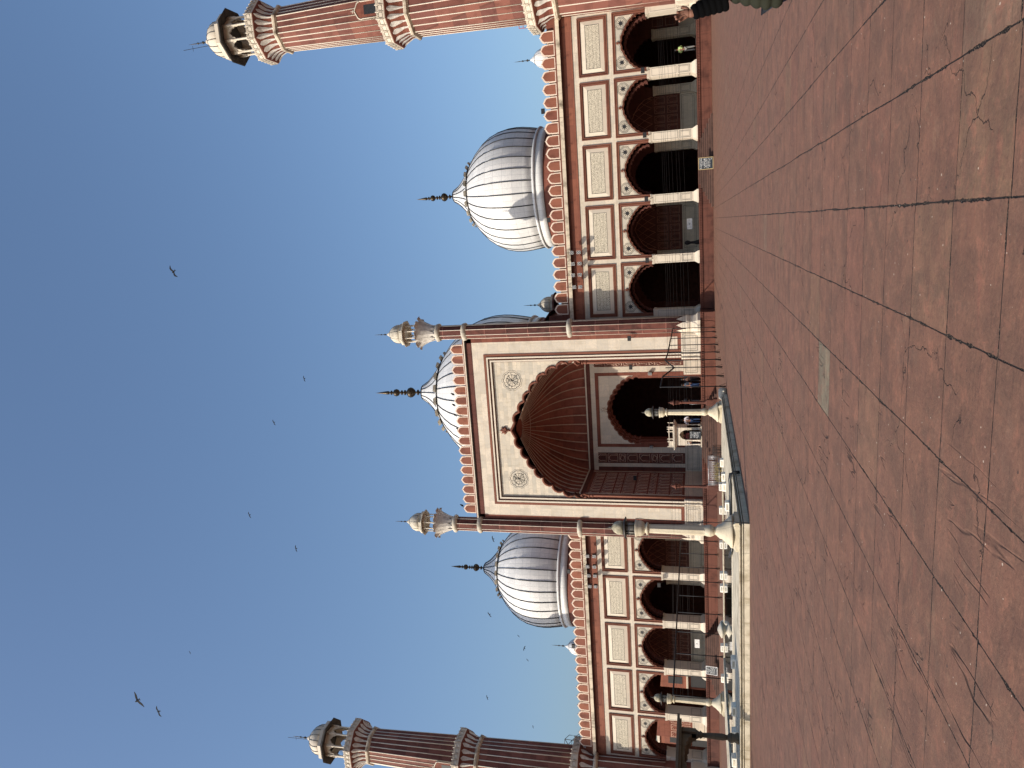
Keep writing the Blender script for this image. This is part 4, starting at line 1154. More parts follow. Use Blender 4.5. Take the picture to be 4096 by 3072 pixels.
# ================================================================ MARBLE PAVILION in front of the portal
def pavilion():
    X0, X1, Y0, Y1 = -1.05, .46, -2.50, -1.35; z = 1.14
    o = thing('marble_pavilion', 'small white marble pavilion with arched openings standing before the dark portal doorway', 'pavilion', (-.3, -1.9, z))
    T = lambda x, y, zz: (x+.3, y+1.9, zz-z)
    def bx(mb, x0, x1, y0, y1, z0, z1, m=0): mb.box(x0+.3, x1+.3, y0+1.9, y1+1.9, z0-z, z1-z, m)
    mb = MB(); bx(mb, X0-.14, X1+.14, Y0-.04, Y1+.1, z, z+.10)
    for i in range(18): bx(mb, X0-.12+i*.099, X0-.06+i*.099, Y0-.06, Y0-.04, z+.02, z+.085)
    mb.build('base_slab', 'trim', o)
    for x in (-.97, -.61, .31, .42):
        for y in ((Y0+.06, Y1-.06) if x in (-.97, .42) else (Y0+.06,)):
            mb = MB(); mb.tube([T(x, y, z+.1), T(x, y, z+.3), T(x, y, z+.301), T(x, y, z+1.0), T(x, y, z+1.12), T(x, y, z+1.2)], [.075, .07, .045, .045, .07, .075], 8)
            mb.build('column', 'trim', o)
    mb = MB()          # arched fascia
    cc = arch(.40, z+1.14, z+1.80, 0, 0, k1=.62, k2=(.45, .95)); xm = -.15
    poly = [(X0, z+1.2), (X0, z+2.06), (X1, z+2.06), (X1, z+1.2), (xm+.46, z+1.2)]+[(xm+p[0]*1.08, max(p[1], z+1.2)) for p in cc]+[(xm-.46, z+1.2)]
    mb.prism([(a_+.3, b_-z) for a_, b_ in poly], Y0+1.9, Y0+.08+1.9, 0)
    bx(mb, X0, X0+.08, Y0+.081, Y1, z+1.2, z+2.06); bx(mb, X1-.08, X1, Y0+.081, Y1, z+1.2, z+2.06); bx(mb, X0, X1, Y1-.06, Y1+.02, z+1.5, z+2.06)
    mb.build('arched_fascia', 'trim', o)
    mb = MB(); zz = z+2.06
    mb.frustum(X0+.3, X1+.3, Y0+1.9, Y1+1.9, zz-.10-z, zz+.12-z, .0, .30); mb.frustum(X0+.3, X1+.3, Y0+1.9, Y1+1.9, zz+.121-z, zz+.20-z, .31, .31)
    mb.build('eave', 'trim', o)
    mb = MB(); q0, q1, r0, r1 = X0-.12, X1+.12, Y0-.12, Y1+.1; zt = zz+.20
    bx(mb, q0, q1, r0, r0+.05, zt, zt+.06); bx(mb, q0, q1, r0, r0+.05, zt+.34, zt+.40)
    bx(mb, q0, q0+.05, r0, r1, zt, zt+.06); bx(mb, q0, q0+.05, r0, r1, zt+.34, zt+.40); bx(mb, q1-.05, q1, r0, r1, zt, zt+.06); bx(mb, q1-.05, q1, r0, r1, zt+.34, zt+.40)
    for x in (q0, -.72, -.5, .12, .34, q1-.06):
        bx(mb, x, x+.07, r0-.01, r0+.06, zt, zt+.44); mb.lathe([(.035, 0), (.045, .03), (.02, .07), (0, .1)], 8, T(x+.035, r0+.025, zt+.44))
    for x in (q0, q1-.06): mb.lathe([(.035, 0), (.045, .03), (.02, .07), (0, .1)], 8, T(x+.035, r1, zt+.44)); bx(mb, x, x+.06, r1-.06, r1, zt, zt+.44)
    for (a_, b_) in ((q0+.07, -.72), (.41, q1)): bx(mb, a_, b_, r0+.015, r0+.035, zt+.06, zt+.34)
    mb.build('balustrade', 'trim', o)
    return o
pavilion()
signboard((-.09, -2.75, 1.24), .56, .86, 'dark lettered board propped against the small marble pavilion', ROWSA, tilt=.05, frame='iron', feet=False)

# ================================================================ MARBLE LAMPS
def lamp():
    o = thing('lamp_post', '', 'lamp post', (8.12, -40.5, .28), 0, 'marble lamp posts on the pool corners'); k = 1.057
    mb = MB()
    mb.frustum(-.44, .44, -.44, .44, 0, .10, 0, 0); mb.frustum(-.40, .40, -.40, .40, .101, .16, .02, -.04)
    mb.lathe([(.50, .16), (.48, .22), (.40, .27), (.33, .36), (.235, .46), (.20, .54), (.17, .58), (.135, .61), (.115, .64), (.135, .66)], 16, (0, 0, 0), 0, True, 0, wave=lambda a, z: 1+.03*cos(8*a))
    mb.lathe([(.11, .66), (.15, .70), (.185, .78), (.175, .86), (.155, .93), (.145, .95)], 16, (0, 0, 0), 0, True, 0, wave=lambda a, z: 1+.03*cos(8*a))
    mb.build('carved_pedestal', 'lampm', o)
    mb = MB(); mb.lathe([(.155, .95), (.132, 2.56)], 8, (0, 0, 0), 0, False, pi/8); mb.build('octagonal_shaft', 'lampm', o)
    mb = MB(); mb.lathe([(.13, 2.56), (.19, 2.58), (.20, 2.62), (.13, 2.65), (.14, 2.68), (.20, 2.72), (.245, 2.80), (.24, 2.88), (.265, 2.93), (.27, 2.96), (.2, 2.97)], 16, (0, 0, 0), 0, True, 0, wave=lambda a, z: 1+.035*cos(8*a)); mb.build('lotus_capital', 'lampm', o)
    mb = MB()
    for i in range(6):
        a = 2*pi*i/6+.3; mb.tube([(.18*cos(a), .18*sin(a), 2.97), (.18*cos(a), .18*sin(a), 3.26)], .018, 5)
    mb.lathe([(.19, 2.96), (.19, 2.985)], 12); mb.lathe([(.19, 3.24), (.19, 3.27)], 12)
    mb.build('lantern_cage', 'bronze', o)
    mb = MB(); mb.lathe([(.165, 2.98), (.165, 3.25)], 12); mb.build('lantern_glass', 'glass', o)
    mb = MB(); mb.lathe([(.33, 3.24), (.34, 3.26), (.22, 3.31), (.19, 3.32)], 20, mat=1); mb.lathe([(.20, 3.32), (.205, 3.40), (.21, 3.44), (.19, 3.52), (.14, 3.60), (.07, 3.65), (.03, 3.67)], 20)
    mb.lathe([(.03, 3.66), (.05, 3.69), (.02, 3.71), (.035, 3.74), (.01, 3.77), (0, 3.86)], 8, mat=1)
    mb.build('lantern_roof', ['lampdome', 'bronze'], o)
    return o
M['glass'] = plain('dusty_lantern_glass', (.20, .195, .18), .3); M['lampdome'] = plain('weathered_lamp_dome', (.30, .27, .19), .6, 0, .4, 9)
lp = lamp(); lp['label'] = 'nearest marble lamp post, on the near right corner of the pool'
for n_, x, y, lab in ((0, 7.9, -25.9, 'ivory marble lamp post on the far right corner of the pool, before the portal'), (1, -8.05, -25.9, 'marble lamp post on the far left corner of the pool, before the left wing')):
    dup(lp, lab, (x, y, .28))
mb = MB(); mb.tube([(8.30, -40.2, 3.25), (8.36, -40.3, 3.1), (8.38, -40.42, 2.9), (8.33, -40.42, 1.5), (8.36, -40.45, 1.1), (8.42, -40.6, .85), (8.52, -40.75, .7), (8.6, -40.9, .5), (8.62, -41.02, .3), (8.66, -41.12, .02)], .012, 5)
tag(mb.build('cable', 'iron'), 'thin grey cable running down the nearest marble lamp post', 'cable')
def red_lamp():
    o = thing('lamp_post', '', 'lamp post', (3.46, -6, 0), 0, 'red sandstone lamp posts by the central stairs')
    mb = MB(); mb.box(-.30, .30, -.30, .30, 0, .30); mb.box(-.22, .22, -.22, .22, .301, .75); mb.frustum(-.20, .20, -.20, .20, .751, .85, 0, -.06); mb.build('pedestal', 'plinth', o)
    mb = MB(); mb.lathe([(.13, .85), (.115, .95), (.075, 2.6)], 8, (0, 0, 0), 0, False, pi/8); mb.lathe([(.08, 2.6), (.12, 2.66), (.08, 2.7), (.14, 2.8), (.15, 2.84)], 10); mb.build('shaft', 'plinth', o)
    mb = MB()
    for i in range(6):
        a = 2*pi*i/6; mb.tube([(.13*cos(a), .13*sin(a), 2.84), (.13*cos(a), .13*sin(a), 3.22)], .022, 5)
    mb.build('lantern_cage', 'plinth', o)
    mb = MB(); mb.lathe([(.24, 3.20), (.25, 3.23), (.14, 3.30), (.13, 3.36), (.09, 3.47), (.03, 3.52), (.015, 3.63)], 12); mb.build('lantern_roof', 'plinth', o)
    return o
rl = red_lamp(); rl['label'] = 'slim red sandstone lamp post at the right of the central stairs'
dup(rl, 'slim red sandstone lamp post left of the central stairs, behind the steel cage', (-3.30, -6, 0))

# ================================================================ POOL
RX, RY0, RY1, RH = 8.5, -41.0, -25.4, .28; IX, IY0, IY1 = 5.4, -36.4, -25.85
pool = thing('ablution_pool', 'broad low white marble rim of the square ablution pool in the courtyard', 'pool', (0, -33, 0))
def pb(mb, x0, x1, y0, y1, z0, z1, m=0): mb.box(x0, x1, y0+33, y1+33, z0, z1, m)
mb = MB()
def ringbox(mb, e, z0, z1, i=0, m=0):       # rectangular ring grown by e
    x, a, b = RX+e, RY0-e, RY1+e
    pb(mb, -x, x, a, IY0-i, z0, z1, m); pb(mb, -x, x, IY1+i, b, z0, z1, m); pb(mb, -x, -IX-i, IY0-i, IY1+i, z0, z1, m); pb(mb, IX+i, x, IY0-i, IY1+i, z0, z1, m)
ringbox(mb, .14, 0, .15); ringbox(mb, .08, .15, .178, 0, 1); ringbox(mb, .11, .178, .20); ringbox(mb, .04, .20, .215, 0, 1); ringbox(mb, .0, .215, .255); ringbox(mb, .07, .255, RH)
mb.build('rim', ['rimm', 'rimdark'], pool)
mb = MB(); 
for i_, (a, b) in enumerate((((-IX-.25), -IX), (IX, IX+.25))): pb(mb, a, b, IY0-.25, IY1, RH, RH+.02)
pb(mb, -IX, IX, IY0-.25, IY0, RH, RH+.02);
mb.build('inner_kerb', 'weather', pool)
mb = MB(); mb.add([(-IX-.01, IY0-.01, .252), (IX+.01, IY0-.01, .252), (IX+.01, IY1+.01, .252), (-IX-.01, IY1+.01, .252)], [(0, 1, 2, 3)]); struct(mb.build('water', 'water'))
mb = MB(); mb.lathe([(.42, -.3), (.42, .08), (.5, .12), (.30, .18), (.16, .26), (.22, .32), (.30, .38), (.36, .46), (.30, .5), (.2, .56), (.05, .62)], 10)
o = mb.build('fountain', 'weather'); o.location = (-.1, -32, .09); tag(o, 'small carved white fountain head standing in the middle of the pool', 'fountain')
blocks = [(6.03, -27.97), (6.05, -29.97), (6.02, -31.1), (6.4, -34.2), (4.0, -25.66), (1.45, -25.66), (.9, -25.66), (-.8, -25.66), (-1.5, -25.66), (-3.6, -25.66), (2.62, -38.55), (.95, -38.7), (0, -38.7), (-1.1, -38.6), (2.75, -25.66), (-4.9, -25.66), (-6.6, -25.8)]
mb = MB(); mb.frustum(-.18, .18, -.15, .15, 0, .15, 0, -.012); mb.box(-.11, .11, -.155, -.149, .04, .11, 1)
bl = mb.build('marble_block', ['concrete', 'weather'])
labs = ['right side of the pool nearest the steel cage', 'right side of the pool between two close blocks', 'right side of the pool, nearer of the close pair', 'right side of the pool, nearest the black pipe', 'far edge of the pool at its right end']
for i, (x, y) in enumerate(blocks):
    o = bl if i == 0 else bl.copy()
    if i: COL.objects.link(o)
    o.location = (x, y, RH+.002); o['category'] = 'block'; o['group'] = 'white marble seat blocks round the pool'
    if i < 5: o['label'] = 'white seat block on the '+labs[i]
    elif 10 <= i <= 13: o['label'] = 'white seat block on the near edge of the pool, number %s from the right' % ('one two three four'.split()[i-10])
    else: o['label'] = {5: 'white seat block second in the far pool row, left of the steel cage', 6: 'white seat block close left neighbour of the second far block', 7: 'white seat block on the far pool edge before the portal left corner', 8: 'white seat block close beside the one before the portal left corner', 9: 'white seat block on the far pool edge just right of the fountain', 14: 'white seat block on the far pool edge in front of the steel cage', 15: 'white seat block on the far pool edge just left of the fountain', 16: 'white seat block on the far pool edge beside the far left lamp post'}[i]
# black hose pipe
mb = MB(); mb.tube([(5.3, -36.3, .36), (6.2, -37.6, .33), (7.05, -36.9, .33), (7.8, -36.7, .33), (8.2, -36.9, .34), (8.42, -36.95, .36), (8.66, -37.0, .34), (8.72, -37.02, .22), (8.74, -37.05, .05)], .055, 10)
tag(mb.build('water_pipe', 'rubber'), 'black rubber pipe lying over the right rim of the pool', 'pipe')
mb = MB(); mb.lathe([(.25, 0), (.3, .08), (.3, .3), (.24, .38), (0, .4)], 12); mb.tube([(.2, -.24, .15), (.2, -.34, .15)], .05, 8)
o = mb.build('stone_stub', 'weather'); o.location = (8.6, -25.0, 0); tag(o, 'stubby worn stone drain block at the far right corner of the pool', 'stone block')

# dark stone canopy on the near rim
cp = thing('stone_canopy', 'dark brown stone canopy with a slim baluster column on the near pool rim', 'canopy', (1.0, -40.4, RH))
mb = MB()
mb.lathe([(.16, 0), (.17, .05), (.12, .14), (.15, .22), (.13, .3), (.06, .36)], 10); mb.lathe([(.07, .34), (.10, .5), (.09, .8), (.065, 1.12)], 10, wave=lambda a, z: 1+.06*cos(8*a)); mb.lathe([(.07, 1.1), (.12, 1.16), (.09, 1.2), (.15, 1.3)], 10)
c0 = mb.build('column', 'brownst', cp)
c0.location = (.15, 0, 0)
for (x, y) in ((-3.1, 0), (-3.1, -2.0), (.15, -2.0)): c = c0.copy(); COL.objects.link(c); c.parent = cp; c.location = (x, y, 0)
mb = MB(); ac = arch(1.42, 1.3, 1.66, 5, .05)
ac = [(p[0]-1.475, p[1]) for p in ac]; poly = [(-3.25, 1.3), (-3.25, 1.74), (.3, 1.74), (.3, 1.3)]+ac
mb.prism(poly, -.09, .09, 0); mb.prism(poly, -2.09, -1.91, 0)
mb.build('arch_screen', 'brownst', cp)
mb = MB(); ac = arch(.93, 1.3, 1.66, 4, .04); ac = [(p[0]-1.0, p[1]) for p in ac]; mb.prism([(-1.91, 1.3), (-1.91, 1.74), (-.09, 1.74), (-.09, 1.3)]+ac, -.07, .07)
mb.v = [(y+.15, x, z) for x, y, z in mb.v]; mb.build('arch_screen', 'brownst', cp)
mb = MB(); mb.box(-3.5, .45, -2.3, .3, 1.742, 1.80); mb.box(-3.6, .55, -2.4, .4, 1.801, 1.88); mb.build('roof_slab', 'brownst', cp)

# ================================================================ TENT FRAMES
def poles(X, ys, zt, label, dip=None):
    o = thing('canopy_frame', label, 'pole frame', (X, ys[len(ys)//2], 0))
    y0 = ys[len(ys)//2]; zs = []
    for i, y in enumerate(ys):
        z = zt-(.0 if not dip or i not in dip else dip[i]); zs.append(z)
        mb = MB(); mb.tube([(0, y-y0, 0), (0, y-y0, z if not dip or i not in dip else zt-.05)], .030, 6)
        for a in range(3): mb.tube([(0, y-y0, .42), (.14*cos(a*2.1), y-y0+.14*sin(a*2.1), .0)], .012, 4)
        mb.build('pole', 'iron', o)
    mb = MB(); mb.tube([(0, y-y0, z) for y, z in zip(ys, zs)], .045, 6); mb.build('top_rail', 'iron', o)
    return o
poles(8.75, [-2.9, -5.2, -8.0, -11., -14., -16.6, -18.9, -21.4, -24.], 3.24, 'row of thin black poles joined by a sagging rail, right of the pool and portal', {6: .55, 5: -.05})
poles(-8.5, [-4.6, -7.04, -9.38, -11.58, -13.74, -16.02, -18.41, -20.86, -23.04, -24.9], 2.96, 'row of thin black poles with a straight top rail before the left wing')

# steel cage and rack
cg = thing('steel_cage', 'low steel railing enclosure on the courtyard before the plinth', 'railing', (2.05, -17.6, 0))
mb = MB()
for (xa, xb, y) in ((-.82, .82, -.5), (-.82, .82, .5)):
    for z in (.04, .22, .84): mb.tube([(xa, y, z), (xb, y, z)], .016, 5)
    for i in range(13): x = xa+(xb-xa)*i/12; mb.tube([(x, y, .02), (x, y, .86)], .011, 4)
for x in (-.82, .82):
    for z in (.04, .22, .84): mb.tube([(x, -.5, z), (x, .5, z)], .016, 5)
    for i in range(7): y = -.5+i/6; mb.tube([(x, y, .02), (x, y, .86)], .011, 4)
mb.build('bars', 'steel', cg)
b_ = MB(); rr = random.Random(5)
for i in range(60):
    x = rr.uniform(-.7, .4); y = rr.uniform(-.25, .35); h_ = rr.uniform(.25, .6); w_ = rr.uniform(-.12, .12)
    b_.strip([(x-.03, y, .03), (x-.02+w_*.5, y, h_*.6), (x+w_, y, h_)], [(x+.03, y, .03), (x+.04+w_*.5, y, h_*.6), (x+w_+.02, y, h_)])
b_.build('dry_greenery', 'dry', cg)
rk = MB(); rk.box(-.30, .30, -.25, .25, .1, .12); rk.box(-.30, .30, -.25, .25, .5, .52)
for i in range(7): x = -.28+i*.093; rk.tube([(x, -.25, 0), (x, -.25, .6)], .015, 4); rk.tube([(x, .25, 0), (x, .25, .6)], .015, 4)
o = rk.build('shoe_rack', 'iron'); o.location = (3.3, -17.6, 0); tag(o, 'small black barred rack beside the steel cage', 'rack')

# ================================================================ LOUDSPEAKERS, LIGHTS
def speaker(parent=None, loc=(0, 0, 0)):
    mb = MB(); mb.frustum(-.12, .12, 0, .36, -.15, .15, 0, 0); 
    o = mb.build('loudspeaker', 'spk', parent, loc)
    mb = MB(); rect_frame(mb, -.125, .125, -.155, .155, .014, -.02, .0); mb.tube([(.062*cos(2*pi*i/14), -.012, .078*sin(2*pi*i/14)) for i in range(14)], .014, 4, closed=True); mb.build('rim', 'white', o)
    mb = MB(); mb.box(-.10, .10, -.006, -.001, -.13, .13); mb.build('grille', 'black', o)
    return o
spx = [((2285.7, 1011.4), (2314.2, 1009.2)), ((2290.7, 1055.7), (2317.8, 1054.4)), ((2291.6, 1101.8), (2318.7, 1098.7)), ((2296.1, 1149.3), (2321, 1147.9)),
       ((2349, 2224.9), (2376.2, 2226.2)), ((2349.6, 2266.9), (2376.8, 2268.2)), ((2354.2, 2302.5), (2379.4, 2305)), ((2358.7, 2345.8), (2382, 2347))]
side = ['first pair of loudspeakers from the portal', 'second pair of loudspeakers from the portal', 'third pair of loudspeakers from the portal', 'pair of loudspeakers farthest from the portal']
for i, (a, b) in enumerate(spx):
    A = px(*a, -1.05); B = px(*b, -1.05)
    X = (A.x+B.x)/2; o = thing('loudspeaker_bracket', side[3-i if i < 4 else i-4]+(', on the right wing cornice' if i < 4 else ', on the left wing cornice'), 'loudspeakers', (X, -.44, 11.6), 0, 'loudspeakers hung from the cornice')
    mb = MB(); mb.tube([(.0, .4, .35), (0, -.3, .35), (0, -.45, -.05), (0, -.45, -.85)], .02, 5); mb.tube([(0, .05, .1), (0, -.35, .33)], .015, 4); mb.build('bracket_arm', 'iron', o)
    speaker(o, (0, -.62, A.z-11.6)); speaker(o, (0, -.62, B.z-11.6))
for (x, y, lab) in ((2599, 1495.5, 'single loudspeaker on the right of the niche back wall'), (2606, 1789, 'single loudspeaker on the left of the niche back wall')):
    A = px(x, y, YB-.35); o = thing('loudspeaker_box', lab, 'loudspeaker', (A.x, YB-.35, A.z)); speaker(o)
def flood(loc, lab, arm=True, s=1.):
    o = thing('floodlight', lab, 'floodlight', loc, 0, 'black floodlights on the facade'); mb = MB(); mb.box(-.20*s, .20*s, -.08, .08, -.14*s, .14*s); mb.build('housing', 'iron', o)
    mb = MB(); mb.box(-.17*s, .17*s, -.088, -.081, -.11*s, .11*s); mb.build('lens', 'black', o)
    if arm: mb = MB(); mb.tube([(0, .08, 0), (.0, .45, -.25), (0, .62, -.3)], .018, 5); mb.tube([(0, .4, -.22), (.12, .62, -.55)], .012, 4); mb.build('arm', 'iron', o)
    return o
def on_px(x, y, Y): p = px(x, y, Y); return (p.x, Y, p.z)
flood(on_px(2571, 281, -.62), 'black floodlight on the first pier from the right minaret')
flood(on_px(2578.7, 540, -.62), 'black floodlight on the second pier from the right minaret')
flood(on_px(2585.5, 796.7, -.62), 'black floodlight on the third pier from the right minaret')
flood(on_px(2588.6, 1040, -.62), 'black floodlight on the fourth pier from the right minaret')
flood(on_px(2636, 2339, -.62), 'black floodlight on the first pier of the left wing')
flood(on_px(2172, 445, -.2), 'black floodlight standing above the merlons of the right wing', False)
flood(on_px(2195, 880, -.0), 'black floodlight above the merlons in front of the right dome drum', False)
flood(on_px(2275, 2285, .1), 'black floodlight above the merlons in front of the left dome drum', False)
flood(on_px(2293, 2584, .1), 'black floodlight in front of the small dome behind the left wing', False)
flood(on_px(2517, 1353.7, -2.5), 'black floodlight on an arm at the right of the portal frame')
flood(on_px(2523, 1469, 3.5), 'black floodlight on an arm inside the portal niche, right side')
flood(on_px(2540, 1912, 2.0), 'black floodlight on a long arm inside the portal niche, left side')
# small furnishings inside the right wing bays
nb = thing('notice_stand', 'white board on thin legs inside the second right bay', 'sign', (0, 0, 0)); A = px(2763, 895, 3.5); nb.location = (A.x, 3.5, FL)
mb = MB(); mb.box(-.45, .45, -.02, .02, .55, 1.0); mb.build('board', 'white', nb)
mb = MB(); mb.box(-.012, .012, -.026, -.021, .68, .88); mb.box(-.09, -.02, -.026, -.021, .77, .79); mb.box(.02, .09, -.026, -.021, .77, .79); mb.build('mark', 'black', nb)
mb = MB()
for s in (-1, 1): mb.tube([(s*.4, 0, 0), (s*.4, 0, 1.0)], .018, 4)
mb.build('leg', 'steel', nb)
A = px(2797, 2575, 3.5); dup(nb, 'white board on thin legs inside the middle left bay', (A.x, 3.5, FL))
mb = MB(); mb.lathe([(.18, 0), (.2, .1), (.12, .4), (.10, .7), (.17, .85), (.2, 1.0), (.13, 1.15), (0, 1.2)], 12); A = px(2765, 970, 2.5)
o = mb.build('black_urn_stand', 'iron'); o.location = (A.x, 2.5, FL); tag(o, 'tall black urn-shaped stand in the second right bay beside the pier', 'stand')

# roof frames
rf = thing('roof_frame', 'black steel frame on the roof beside the left minaret', 'steel frame', (-33.4, 5.5, 12.4))
q = [px(2040+a*.226, 2700+b*.226, 5.5) for a, b in ((955, 1310), (970, 1135), (1050, 1062), (1180, 1078), (1100, 1155), (1080, 1310), (1250, 1030), (1235, 1075), (1140, 1160), (1150, 1300))]
mb = MB(); L_ = lambda *ids: mb.tube([q[i]-Vector(rf.location) for i in ids], .035, 4)
L_(0, 1, 2, 3, 4, 1); L_(4, 5); L_(0, 5); L_(3, 6); L_(4, 7); L_(1, 5); L_(0, 4); L_(8, 9)
for i in range(5): u = i/4; a_ = q[4]+(q[7]-q[4])*u; mb.tube([a_-Vector(rf.location), a_-Vector(rf.location)+Vector((0, 0, -1.1))], .02, 4)
for p_ in (0, 5): mb.tube([q[p_]-Vector(rf.location), Vector((q[p_].x, 5.5, 11.9))-Vector(rf.location)], .035, 4)
mb.build('frame_bars', 'iron', rf)
rf2 = thing('roof_railing', 'small red metal railing on the roof beside the right minaret', 'railing', (32.6, 2.0, 12.4))
q = [px(1600+a*.5425, b*.5425, 2.0)-Vector((32.6, 2.0, 12.4)) for a, b in ((878, 170), (878, 210), (935, 165), (940, 205), (908, 168), (908, 208), (985, 215), (1045, 270), (1055, 255), (985, 245))]
mb = MB()
for ids in ((0, 1), (2, 3), (0, 2), (1, 3), (4, 5)): mb.tube([q[i] for i in ids], .03, 4)
mb.tube([q[3], (q[3].x, 0, -.5)], .03, 4)
mb.build('red_bars', 'redp', rf2)
mb = MB(); mb.tube([q[3], q[7]], .03, 4); mb.tube([q[6], q[8]], .03, 4); mb.build('black_bars', 'iron', rf2)

# ================================================================ WIRES across the facade
wr_r = [2635, 2642, 2648, 2656, 2669, 2685, 2696, 2713]; wr_l = [2690, 2693, 2703, 2718, 2727, 2745, 2750, 2766]
for i, (a, b) in enumerate(zip(wr_r, wr_l)):
    A = px(a, 330, -2.9-.12*i); B = px(b, 2640, -2.9-.12*i); pts = []
    A2 = A+(A-B)*.09; B2 = B+(B-A)*.09
    for k in range(21): u = k/20; p = A2+(B2-A2)*u; p.z -= .35*4*u*(1-u)*(.6+.1*i); pts.append(p)
    mb = MB(); mb.tube(pts, .009, 3); o = mb.build('wire', 'iron'); tag(o, 'thin dark wire strung along the front of the hall, %s one counted from the top' % ('topmost second third fourth fifth sixth seventh lowest'.split()[i]), 'wire', 'thin wires strung before the hall')

# ================================================================ LEFT-END CLOISTER seen through the end arches
cl = thing('cloister', 'sunlit red sandstone cloister building beyond the left end of the hall', 'building', (-36, 9, 0))
mb = MB(); mb.box(-1.5, 2.2, -.3, .3, 2.55, 8.0, 0); mb.box(-1.5, 2.2, -.34, .3, 0, 2.55, 1)
for i in range(4):
    for (a, b) in ((2.79, 3.67), (3.91, 4.8)):
        x = -1.1+i*.85; lines_frame(mb, x-.33, x+.33, a, b, .03, -.31, 2)
        cc = arch(.2, a+.45, b-.1, 1, .03, 3); mb.tube([(x+.2, -.312, a+.05)]+[(x+p[0], -.312, p[1]) for p in cc]+[(x-.2, -.312, a+.05)], .014, 4, 2)
lines_frame(mb, -1.2, 1.9, 1.3, 2.4, .03, -.345, 3)
mb.build('panelled_wall', ['red', 'marble', 'pline', 'black'], cl)
mb = MB(); mb.box(-38, 2.0, 8, 9, 0, 6.6, 0); mb.box(-38, 2.0, 7.8, 9, 6.6, 6.9, 1); mb.box(-38, 2.0, 7.6, 7.99, 3.1, 3.3, 1)
for i in range(14):
    x = -36+i*2.7; mb.box(x, x+1.6, 7.95, 8.2, .3, 2.8, 2); mb.box(x+.3, x+1.2, 7.95, 8.2, 3.8, 5.4, 2)
    mb.tube([(x-.4, 7.7, 0), (x-.4, 7.7, 3.2)], .12, 6, 0)
mb.build('arcade_wall', ['band', 'trim', 'black'], cl)

# ================================================================ PEOPLE
for n_, c_ in (('lime_cloth', (.42, .55, .22)), ('grey_cloth', (.18, .18, .17)), ('white_cloth', (.62, .58, .60)), ('denim_cloth', (.025, .045, .10)), ('dark_cloth', (.02, .02, .024)), ('blue_grey_cloth', (.05, .065, .09)), ('striped_cloth', (.55, .55, .55)), ('pink_cloth', (.45, .14, .18)), ('olive_puffer', (.022, .023, .016)), ('black_puffer', (.0012, .0012, .0015))): cloth(n_, c_)
person((30.15, 1.2, FL), radians(160), 1.66, 'man in lime green shirt and grey trousers standing in the rightmost bay', 'lime_cloth', 'grey_cloth', 'fwd')
A = px(2765, 1681, -2.0); person((A.x, -2.0, 1.14), radians(170), 1.68, 'person in white shirt and blue jeans standing right of the marble pavilion', 'white_cloth', 'denim_cloth', 'hip')
A = px(2760, 1606, -1.6); person((A.x, -1.6, 1.14), radians(150), 1.70, 'person in dark clothes holding a rod behind the right red lamp post', 'dark_cloth', 'dark_cloth', 'raise')
A = px(2780, 1516, -1.2); person((A.x, -1.2, 1.14), radians(10), 1.62, 'person in black clothes by the right door jamb of the portal', 'dark_cloth', 'dark_cloth', 'fwd')
A = px(2780, 1539, -1.5); person((A.x, -1.5, 1.14), radians(-30), 1.60, 'person in grey-blue clothes beside the black-clad person in the doorway', 'blue_grey_cloth', 'denim_cloth', 'down')
A = px(2780, 1768, -1.0); person((A.x, -1.0, 1.14), radians(20), 1.60, 'person in pale striped top and dark trousers behind the marble pavilion, left side', 'striped_cloth', 'dark_cloth', 'down')
A = px(2780, 1743, -1.15); person((A.x, -1.15, 1.14), radians(0), 1.56, 'person with a pink scarf standing inside the marble pavilion behind the board', 'pink_cloth', 'dark_cloth', 'fwd', hair='pink_cloth')
mb = MB(); A = px(2757, 1617, -1.9); B = px(2800, 1617, -1.9); mb.tube([A, Vector((B.x, -1.9, 1.16))], .014, 5); tag(mb.build('rod', 'steel'), 'thin steel rod held by the person behind the red lamp post', 'rod')

# near person at the right edge of the view: reaching hand, black sleeve, olive quilted vest
def pp(x, y, D=5.2, dd=0):
    d = _f*FPX+U2*(2048-x)+R2*(1536-y); h = sqrt(d.x**2+d.y**2); return CAM+d*((D+dd)/h)
PB = pp(2900, -100); base = Vector((PB.x, PB.y, 0))
pe = thing('person', 'person in olive quilted vest and black sleeves reaching out a hand at the right edge', 'person', base)
fx = Vector((R2.x, R2.y, 0)).normalized(); fwdv = Vector((CAM.x-base.x, CAM.y-base.y, 0)).normalized()
W2 = lambda v: tuple(Vector(v)-base)
sh = pp(2768, -128, 5.2, .02); el = pp(2888, -4, 5.2, -.02); wr = pp(2766, 54, 5.2, -.05); pm = pp(2754, 54, 5.2, -.05)
LX = lambda z: .42*max(0, z-.90)*(1 if z < 1.45 else 0)+(.23 if z >= 1.45 else 0)
def B_(x, y, z, r): return (fx.x*(x+LX(z))+fwdv.x*y, fx.y*(x+LX(z))+fwdv.y*y, z, r)
body = [[B_(0, 0, .92, .10), B_(0, 0, 1.12, .11), B_(0, 0, 1.30, .10), B_(0, 0, 1.44, .048), B_(0, .01, 1.56, .078), B_(0, .01, 1.65, .068)],
        [B_(0, 0, 1.30, .10), (*W2(sh), .05), (*W2(el), .040), (*W2(wr), .026), (*W2(pm), .030)],
        [B_(0, 0, 1.30, .10), B_(.19, 0, 1.34, .05), B_(.26, 0, 1.08, .04), B_(.30, .04, .86, .03), B_(.31, .05, .78, .032)],
        [B_(0, 0, .92, .10), B_(-.1, 0, .84, .09), B_(-.1, 0, .47, .06), B_(-.1, 0, .06, .04), B_(-.1, .14, .035, .035)],
        [B_(0, 0, .92, .10), B_(.1, 0, .84, .09), B_(.1, 0, .47, .06), B_(.1, 0, .06, .04), B_(.1, .14, .035, .035)]]
